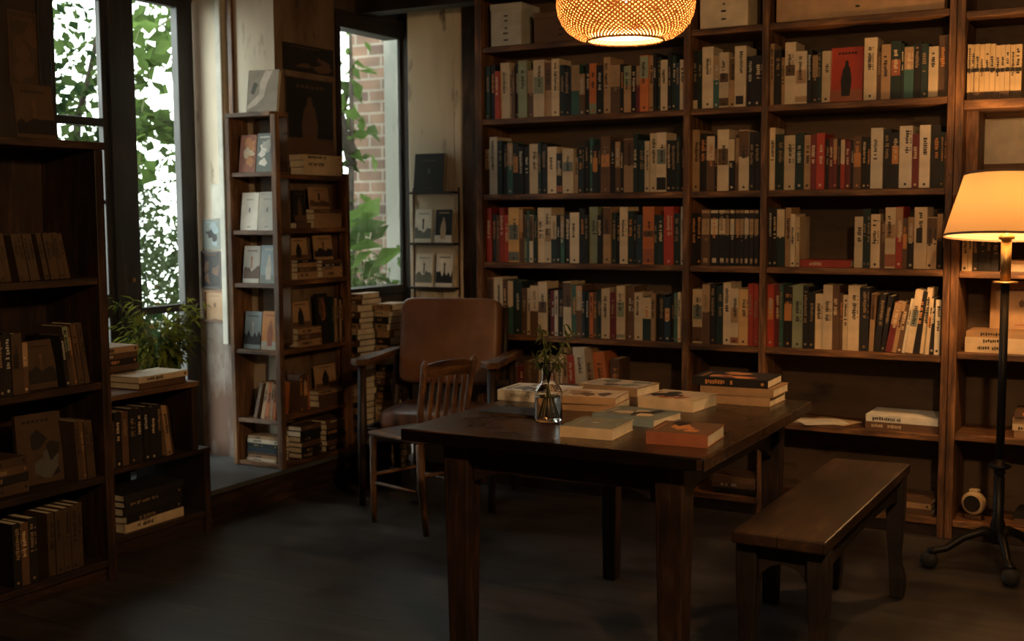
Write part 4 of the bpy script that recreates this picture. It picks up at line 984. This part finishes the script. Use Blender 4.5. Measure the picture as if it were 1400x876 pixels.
CS = 'stacked books on the side shelves of the corner bookcase'
SX = -3.995
stack(SX, 5.045, 1.6565, R90, .098, .33, cm('c40 c34 c30'), 'topping the corner bookcase side', CS, 5, jit=1)
stack(SX, 5.085, 1.3815, R90, .098, .24, cm('t42 t34 n22'), 'under a card, upper side shelf', CS, 6, jit=1)
stack(SX, 4.885, 1.3815, R90, .098, .12, cm('n30'), 'by the post, upper side shelf', CS, 26, jit=1)
stack(SX, 4.905, 1.1185, R90, .098, .165, cm('t38 n24 t22 k16'), 'by the post, third side shelf', CS, 7, jit=1)
stack(SX, 5.115, 1.1185, R90, .098, .18, cm('t36 t20 k18 n18'), 'near the window, third side shelf', CS, 8, jit=1)
stack(SX, 4.915, .7685, R90, .098, .19, cm('t34 n32 t30'), 'by the post, fourth side shelf', CS, 9, jit=1)
stack(SX, 5.085, .4335, R90, .098, .22, cm('n34 n30 t22'), 'under pictured board, fifth side shelf', CS, 10, jit=1)
stack(SX, 4.905, .1855, R90, .098, .175, cm('k28 k30 n26 k28 k30 n24'), 'by the post, bottom side shelf', CS, 11, jit=1)
stack(SX, 5.115, .1855, R90, .098, .175, cm('k30 n28 k30 k28 n30 n22'), 'near the window, bottom side shelf', CS, 12, jit=1)
FS = 'books piled below the narrow window'
stack(-3.985, 5.44, .1605, 0, .20, .108, cm('n40 n36 k30 n34 k36 t34 k32 t40 c36 t34 c30 k34 n36 k32 n36 k34 n34 k30 c30 t34 k28 n34 t40 n30 t30'), 'against the wall below narrow window', FS, 13, jit=9, dj=.025)
stack(-3.855, 5.52, .0005, 0, .19, .128, cm('n44 k40 n42 k44 n40 t42 k40 t44 c38 t40 n42 k40 n40 t36 k38 t36 c34 t36 k44 t40 t36 k40 c34 t36'), 'behind the armchair arm', FS, 14, jit=11, dj=.03)
stack(-1.07, 5.64, .4625, 0, .23, .33, cm('n30 h32'), 'of two behind the bench', 'large books on the lower shelf', 15, jit=2)
stack(-1.03, 5.60, .0855, 0, .18, .22, cm('n30 t24 n22'), 'on bottom shelf behind bench', 'books on the bottom shelf behind the bench', 16)
stack(-1.85, 5.60, .0855, 0, .18, .22, cm('k30 n26 n28'), 'at the narrow bay foot', 'books at the foot of the narrow bay', 17)
stack(-.645, 5.62, .8355, 0, .20, .33, cm('c34 c30 t26'), 'behind the floor lamp pole', 'books lying behind the floor lamp', 18, jit=2)
stack(-.47, 5.60, .4745, 0, .18, .26, cm('t30 c28 t26 n30'), 'low beyond the floor lamp', 'low stack beyond the floor lamp', 19)
stack(-.52, 5.60, 1.1905, 0, .18, .24, cm('c32 t16'), 'behind the lamp collar', 'books beside the lamp collar', 20, jit=1)
stack(-.46, 5.62, .0855, 0, .18, .26, cm('n28 k24'), 'behind the lamp foot', 'books behind the lamp foot', 21)

# ---- rows on the shelves of the window side (spines towards the room)
def side_row(x, z, data, where, group, y_or_x='Y', dep=.14, seed=0):
    """data: code[style],start,end,height,lean in mm along the shelf"""
    r = random.Random(seed)
    for i, tok in enumerate(data.split()):
        q = tok.split(','); code, style = q[0][0], q[0][1:]
        a, b, h = int(q[1]) / 1000, int(q[2]) / 1000, int(q[3]) / 1000; lean = int(q[4]) / 1000 if len(q) > 4 else 0
        w = b - a - .001; lab = '%s, %s from the %s, %s' % (look(code, style, w, h), ordinal(i + 1), 'near end' if y_or_x == 'Y' else 'window end', where)
        dp = dep - r.uniform(0, .015)
        loc = (x - r.uniform(0, .008), (a + b) / 2, z) if y_or_x == 'Y' else ((a + b) / 2, x + r.uniform(0, .004), z)
        shelf_book(code, style, w * (math.cos(math.asin(min(.6, abs(lean) / h))) if lean else 1), dp, h, lab, group, loc, R90 if y_or_x == 'Y' else 0, lean, seed * 91 + i)
TU = 'books in the tall dark bookcase'
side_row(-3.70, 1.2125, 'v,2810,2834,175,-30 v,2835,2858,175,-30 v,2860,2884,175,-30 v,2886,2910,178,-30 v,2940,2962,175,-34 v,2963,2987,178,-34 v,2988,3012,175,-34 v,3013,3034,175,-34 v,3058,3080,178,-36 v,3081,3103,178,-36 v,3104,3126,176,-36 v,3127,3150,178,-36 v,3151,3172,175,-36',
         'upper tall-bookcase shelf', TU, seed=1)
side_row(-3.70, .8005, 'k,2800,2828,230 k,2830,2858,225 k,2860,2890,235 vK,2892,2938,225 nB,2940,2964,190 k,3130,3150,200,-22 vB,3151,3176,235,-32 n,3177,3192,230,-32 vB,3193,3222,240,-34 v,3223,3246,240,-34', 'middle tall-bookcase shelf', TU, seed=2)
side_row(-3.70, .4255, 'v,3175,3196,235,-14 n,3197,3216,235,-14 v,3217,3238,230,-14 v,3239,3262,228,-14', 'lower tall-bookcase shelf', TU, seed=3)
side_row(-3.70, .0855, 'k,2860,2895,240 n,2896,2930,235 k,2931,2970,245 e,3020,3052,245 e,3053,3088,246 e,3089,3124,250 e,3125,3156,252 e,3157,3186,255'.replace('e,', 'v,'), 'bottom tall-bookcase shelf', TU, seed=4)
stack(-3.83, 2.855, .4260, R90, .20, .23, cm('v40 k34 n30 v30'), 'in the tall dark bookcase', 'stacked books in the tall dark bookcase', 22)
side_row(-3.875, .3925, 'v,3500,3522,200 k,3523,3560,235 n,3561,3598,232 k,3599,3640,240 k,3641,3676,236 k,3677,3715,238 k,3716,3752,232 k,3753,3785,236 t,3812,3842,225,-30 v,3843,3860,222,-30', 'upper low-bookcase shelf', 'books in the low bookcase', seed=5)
side_row(SX + .045, .7685, 'd,5112,5130,245 t,5131,5150,235 k,5151,5172,240 t,5174,5192,225 k,5194,5210,235', 'fourth side shelf', 'upright books in the corner bookcase', dep=.09, seed=6)
side_row(SX + .045, .4335, 'n,4822,4850,190 nO,4852,4886,195 q,4888,4908,185,-12'.replace('q,', 'o,'), 'fifth side shelf', 'upright books in the corner bookcase', dep=.09, seed=7)
side_row(4.672, .4085, 'n,-4140,-4118,192,50 t,-4092,-4068,190,44 o,-4064,-4040,192,38 t,-4036,-4016,188,30 o,-4012,-3992,185,18', 'front of corner bookcase', 'upright books on the corner bookcase front', 'X', dep=.11, seed=8)

# ---- books shown cover outward
FO = 'books shown cover outward on the corner bookcase front'
def face(x, y, z, rz, d, h, code, art, cols, label, seed, group=FO, w=.016, rx=-.12, **k):
    return show_book((x, y, z), rz, w, d, h, code, art, cols, 'FACING', label, group, rx=rx, seed=seed, spine=False, **k)
face(-4.055, 4.705, 1.9655, .28, .165, .215, 'e', 'fold', ('e', 'h', 'f'), 'large pale book with a white fold on its cover, leaning on the top ledge', 1, w=.026, rx=-.20)
face(-4.152, 4.695, 1.6665, 0, .108, .190, 'q', 'patch', ('q', 'a', 'l'), 'rust-red pictured book on the ledge below the large pale one', 2)
face(-4.036, 4.695, 1.6665, 0, .112, .195, 'f', 'patch', ('f', 'h', 'e'), 'grey-white pictured book beside the rust-red one', 3)
face(-4.150, 4.695, 1.3735, 0, .112, .192, 'h', 'plain', ('h', 'f', 'z'), 'white book with small mark, first of two white ones on a ledge', 4)
face(-4.034, 4.695, 1.3735, 0, .112, .194, 'h', 'plain', ('e', 'f', 'z'), 'off-white book with small mark, beside the whiter one', 5)
face(-4.145, 4.695, 1.1045, 0, .108, .190, 'e', 'scene', ('e', 'n', 'q'), 'pale brown book with a dim landscape below the white pair', 6)
face(-4.030, 4.695, 1.1045, 0, .112, .194, 'u', 'figure', ('u', 'e', 'f'), 'blue-grey book with a pale figure below the white pair', 7)
face(-4.148, 4.695, .7645, 0, .112, .195, 'k', 'scene', ('u', 'k', 'e'), 'dark blue book with pale sky and lone figure beside the orange one', 8)
face(-4.032, 4.695, .7645, 0, .112, .198, 'a', 'figure', ('a', 'q', 'e'), 'bright orange book with figures on the corner bookcase front', 9)
FP = 'books shown on the pale corner pier'
face(-3.745, 5.752, 1.5785, 0, .20, .215, 'k', 'plain', ('k', 'z', 'n'), 'large black book on the top ledge of the pale pier', 11, FP, w=.024)
face(-3.790, 5.752, 1.2885, 0, .115, .19, 'h', 'scene', ('h', 'f', 'k'), 'white book with dark tree, upper pair on the pale pier', 12, FP)
face(-3.652, 5.752, 1.2885, 0, .115, .19, 'h', 'figure', ('k', 'l', 'h'), 'black and white book with small figure, upper pair on the pale pier', 13, FP)
face(-3.788, 5.752, 1.0355, 0, .115, .19, 'h', 'scene', ('h', 'f', 'f'), 'white book with grey trees, lower pair on the pale pier', 14, FP)
face(-3.650, 5.752, 1.0355, 0, .115, .195, 'e', 'scene', ('h', 'k', 'k'), 'white book with dark cross-shaped figure, lower pair on the pale pier', 15, FP)
face(-3.745, 5.752, .7805, 0, .13, .18, 'h', 'figure', ('h', 'k', 'e'), 'white book half hidden behind the armchair back', 16, FP)
FT = 'books shown cover outward in the shade'
face(-3.745, 3.055, .8005, R90, .13, .185, 'v', 'scene', ('v', 'k', 'n'), 'shade-toned cream book with dark skyline facing out on the middle shelf', 21, FT, w=.02)
face(-3.80, 3.075, .4265, R90 - .12, .19, .27, 'v', 'patch', ('v', 'k', 'z'), 'big shade-toned tan picture book leaning on the lower dark shelf', 22, FT, w=.022, rx=-.06)
face(SX + .025, 4.875, 1.412, R90, .10, .165, 'k', 'figure', ('k', 'n', 'n'), 'small dark figure book at the corner post, upper side shelf', 23, FT, rx=-.10)
face(SX + .02, 5.055, .7685, R90, .095, .265, 'k', 'patch', ('k', 'n', 'q'), 'tall black book facing out on the fourth side shelf', 24, FT, rx=-.06)

# ---- cards, notices and posters
def card(x, y, z, rz, w, h, mat, art, cols, label, seed, rx=0.0, th=.003, name='card', cat='card', group=None, frame=None):
    T = Matrix.Translation((-w / 2, 0, 0)) @ FACING
    m = MB(); m.T = T; m.box(-th / 2, th / 2, 0, w, 0, h)
    o = m.build(name, 'print_' + mat, loc=(x, y, z), rz=rz, rx=rx); tag(o, label, cat, group)
    if art: cover_art(th, w, h, art, cols, seed, T, None).build('printed_picture', ['print_' + c for c in cols], o)
    if frame:
        f = MB(); f.T = T; b = .012
        for a in ((0, w, 0, b), (0, w, h - b, h), (0, b, b, h - b), (w - b, w, b, h - b)): f.box(th / 2, th / 2 + .008, a[0], a[1], a[2], a[3])
        f.build('frame', frame, o)
    return o
SC_ = 'small pictured cards on the side shelves'
card(SX + .01, 5.06, 1.4805, R90, .17, .115, 't', 'scene', ('t', 'n', 'k'), 'tan card with dark tree standing on the upper side-shelf stack', 31, -.10, group=SC_)
card(SX + .0, 4.895, 1.2200, R90, .14, .110, 't', 'figure', ('t', 'k', 'n'), 'tan card with dark figure on the stack by the corner post', 32, -.10, group=SC_)
card(SX + .0, 5.10, 1.2115, R90, .16, .13, 't', 'scene', ('t', 'k', 'n'), 'tan card with dark mound on the stack near the window', 33, -.10, group=SC_)
card(SX + .01, 4.89, .8660, R90, .15, .135, 't', 'figure', ('t', 'k', 'n'), 'cream card with dark figures on the fourth side-shelf stack', 34, -.10, group=SC_)
card(SX + .0, 5.095, .5215, R90, .18, .125, 't', 'figure', ('t', 'k', 'n'), 'tan board with black plant picture on the fifth side-shelf stack', 35, -.08, th=.006, group=SC_)
card(-4.42, 4.7855, 1.435, 0, .13, .18, 'e', None, None, 'blank white paper pinned on the plaster pier above two pictures', 41, name='paper_notice', cat='paper')
card(-4.485, 4.7855, 1.272, 0, .13, .158, 'u', 'patch', ('f', 'u', 'k'), 'blue-grey picture card below the blank paper on the pier', 42, name='picture_card', cat='picture')
card(-4.495, 4.7835, 1.062, 0, .14, .20, 'n', 'patch', ('k', 'n', 'i'), 'dark brown picture below the blue-grey card', 43, name='picture_card', cat='picture', frame='dark_wood_X')
card(-4.480, 4.7825, .885, 0, .15, .17, 't', 'plain', ('t', 'n', 'n'), 'small framed tan picture at the foot of the pier pictures', 44, name='framed_picture', cat='picture', frame='case_wood_X')
card(-4.0465, 5.07, 1.765, R90, .40, .40, 'n', 'figure', ('k', 'n', 'n'), 'large dark poster of a pale figure above the corner bookcase side', 45, name='poster', cat='poster')
card(-4.0465, 5.07, 2.195, R90, .42, .14, 'k', 'patch', ('k', 'n', 'k'), 'long dark banner sheet above the figure poster', 46, name='poster', cat='poster')
card(-3.83, 3.15, 1.7375, R90, .18, .215, 'v', 'scene', ('v', 'k', 'n'), 'shade-toned tan card with dark building picture standing on the tall dark bookcase', 47, -.10)
card(-4.597, 3.735, 2.03, R90, .18, .34, 'n', 'patch', ('v', 'n', 'n'), 'faded poster on the dark wall beside the tall window', 48, name='poster', cat='poster')
card(-3.955, 2.93, .8005, R90, .20, .24, 'n', 'plain', ('n', 'k', 'k'), 'plain tan board behind the books on the middle dark shelf', 49, -.05, th=.006, name='board', cat='board')
card(-3.955, 2.93, 1.2125, R90, .24, .30, 'n', None, None, 'brown board standing at the back of the upper dark shelf', 50, -.05, th=.006, name='board', cat='board')
card(-.60, 5.70, .9260, 0, .26, .215, 't', 'plain', ('t', 'n', 'q'), 'speckled tan board standing on the books behind the floor lamp pole', 51, -.10, th=.01, name='board', cat='board')
card(-.70, 5.785, 1.66, 0, .20, .20, 'e', 'bare', ('e', 'n', 'n'), 'pale torn notice on the back of the floor-lamp bookcase', 52, name='paper_notice', cat='paper')
card(-.45, 5.785, 1.58, 0, .20, .26, 'e', None, None, 'second pale notice hidden partly by the lamp shade', 53, name='paper_notice', cat='paper')
for i, (x, y, a) in enumerate(((-1.47, 5.60, 12), (-1.40, 5.62, -20), (-1.44, 5.57, 35))):
    o = MB().box(-.105, .105, -.074, .074, 0, .0012).build('paper_sheet', 'print_' + 'elh'[i], loc=(x, y, .4625 + i * .0014), rz=math.radians(a))
    tag(o, ('grey sheet, lowest of the loose papers on the lower shelf', 'tan sheet between two others on the lower shelf', 'white sheet on top of the loose papers on the lower shelf')[i], 'paper', 'loose papers on the lower shelf')
# small round-faced ornament low behind the lamp foot
orn = thing('ornament', 'small pale round-faced ornament on the bottom shelf behind the floor lamp', 'ornament', (-.755, 5.56, .0855), -.2)
B(-.036, .036, -.02, .03, 0, .022).build('base', 'print_n', orn, bev=.004)
m = MB().lathe([(0, -.022), (.040, -.020), (.050, -.012), (.052, .012), (.045, .024), (0, .026)], 28); o = m.build('body', 'print_l', orn, loc=(0, .0, .073), rx=PI / 2, smooth=True)
MB().lathe([(0, 0), (.034, .0), (.037, .003), (0, .0035)], 28).build('face', 'print_k', orn, loc=(0, -.0255, .073), rx=PI / 2)
B(-.02, .02, -.014, .02, .122, .134).build('top_piece', 'print_l', orn, bev=.003)

# ------------------------------------------------------------------ past 300 books in view: the smallest in the picture become one mass
import bpy as _b
def _px(p):
    d = Vector(p) - Vector((0, 0, 1.45)); z = d.dot(fw)
    return (700 + 1635 * d.dot(rt) / z, 438 - 1635 * d.dot(up) / z) if z > .1 else (-9999, -9999)
_b.context.view_layer.update()
_books = [o for o in COL.objects if o.get('category') == 'book' and o.parent is None]
def _seen(o):
    P = [_px(o.matrix_world @ Vector(c)) for c in o.bound_box]
    x0, x1 = max(0, min(p[0] for p in P)), min(1400, max(p[0] for p in P)); y0, y1 = max(0, min(p[1] for p in P)), min(876, max(p[1] for p in P))
    a = max(0, x1 - x0) * max(0, y1 - y0)
    if ' of the stack ' in o['label'] and not o['label'].split(', ')[1].startswith('topmost'): a *= .6
    return a
_books.sort(key=_seen, reverse=True)
KEEP = 296
_rest = _books[KEEP:]
_v, _f, _mi, _mats = [], [], [], []
_drop = []
for o in _rest:
    for q in [o] + list(o.children):
        me = q.data; mw = q.matrix_world; k = len(_v)
        _v += [tuple(mw @ w_.co) for w_ in me.vertices]
        for p in me.polygons:
            m = me.materials[p.material_index]
            if m not in _mats: _mats.append(m)
            _f.append(tuple(i + k for i in p.vertices)); _mi.append(_mats.index(m))
        _drop.append(q)
for q in _drop: _b.data.objects.remove(q, do_unlink=True)
_me = _b.data.meshes.new('shelf_books'); _me.from_pydata(_v, [], _f)
for m in _mats: _me.materials.append(m)
for p, i in zip(_me.polygons, _mi): p.material_index = i
_o = _b.data.objects.new('shelf_books', _me); COL.objects.link(_o)
tag(_o, 'slim dark and half hidden books filling gaps in the rows and stacks', 'books', None, 'stuff')
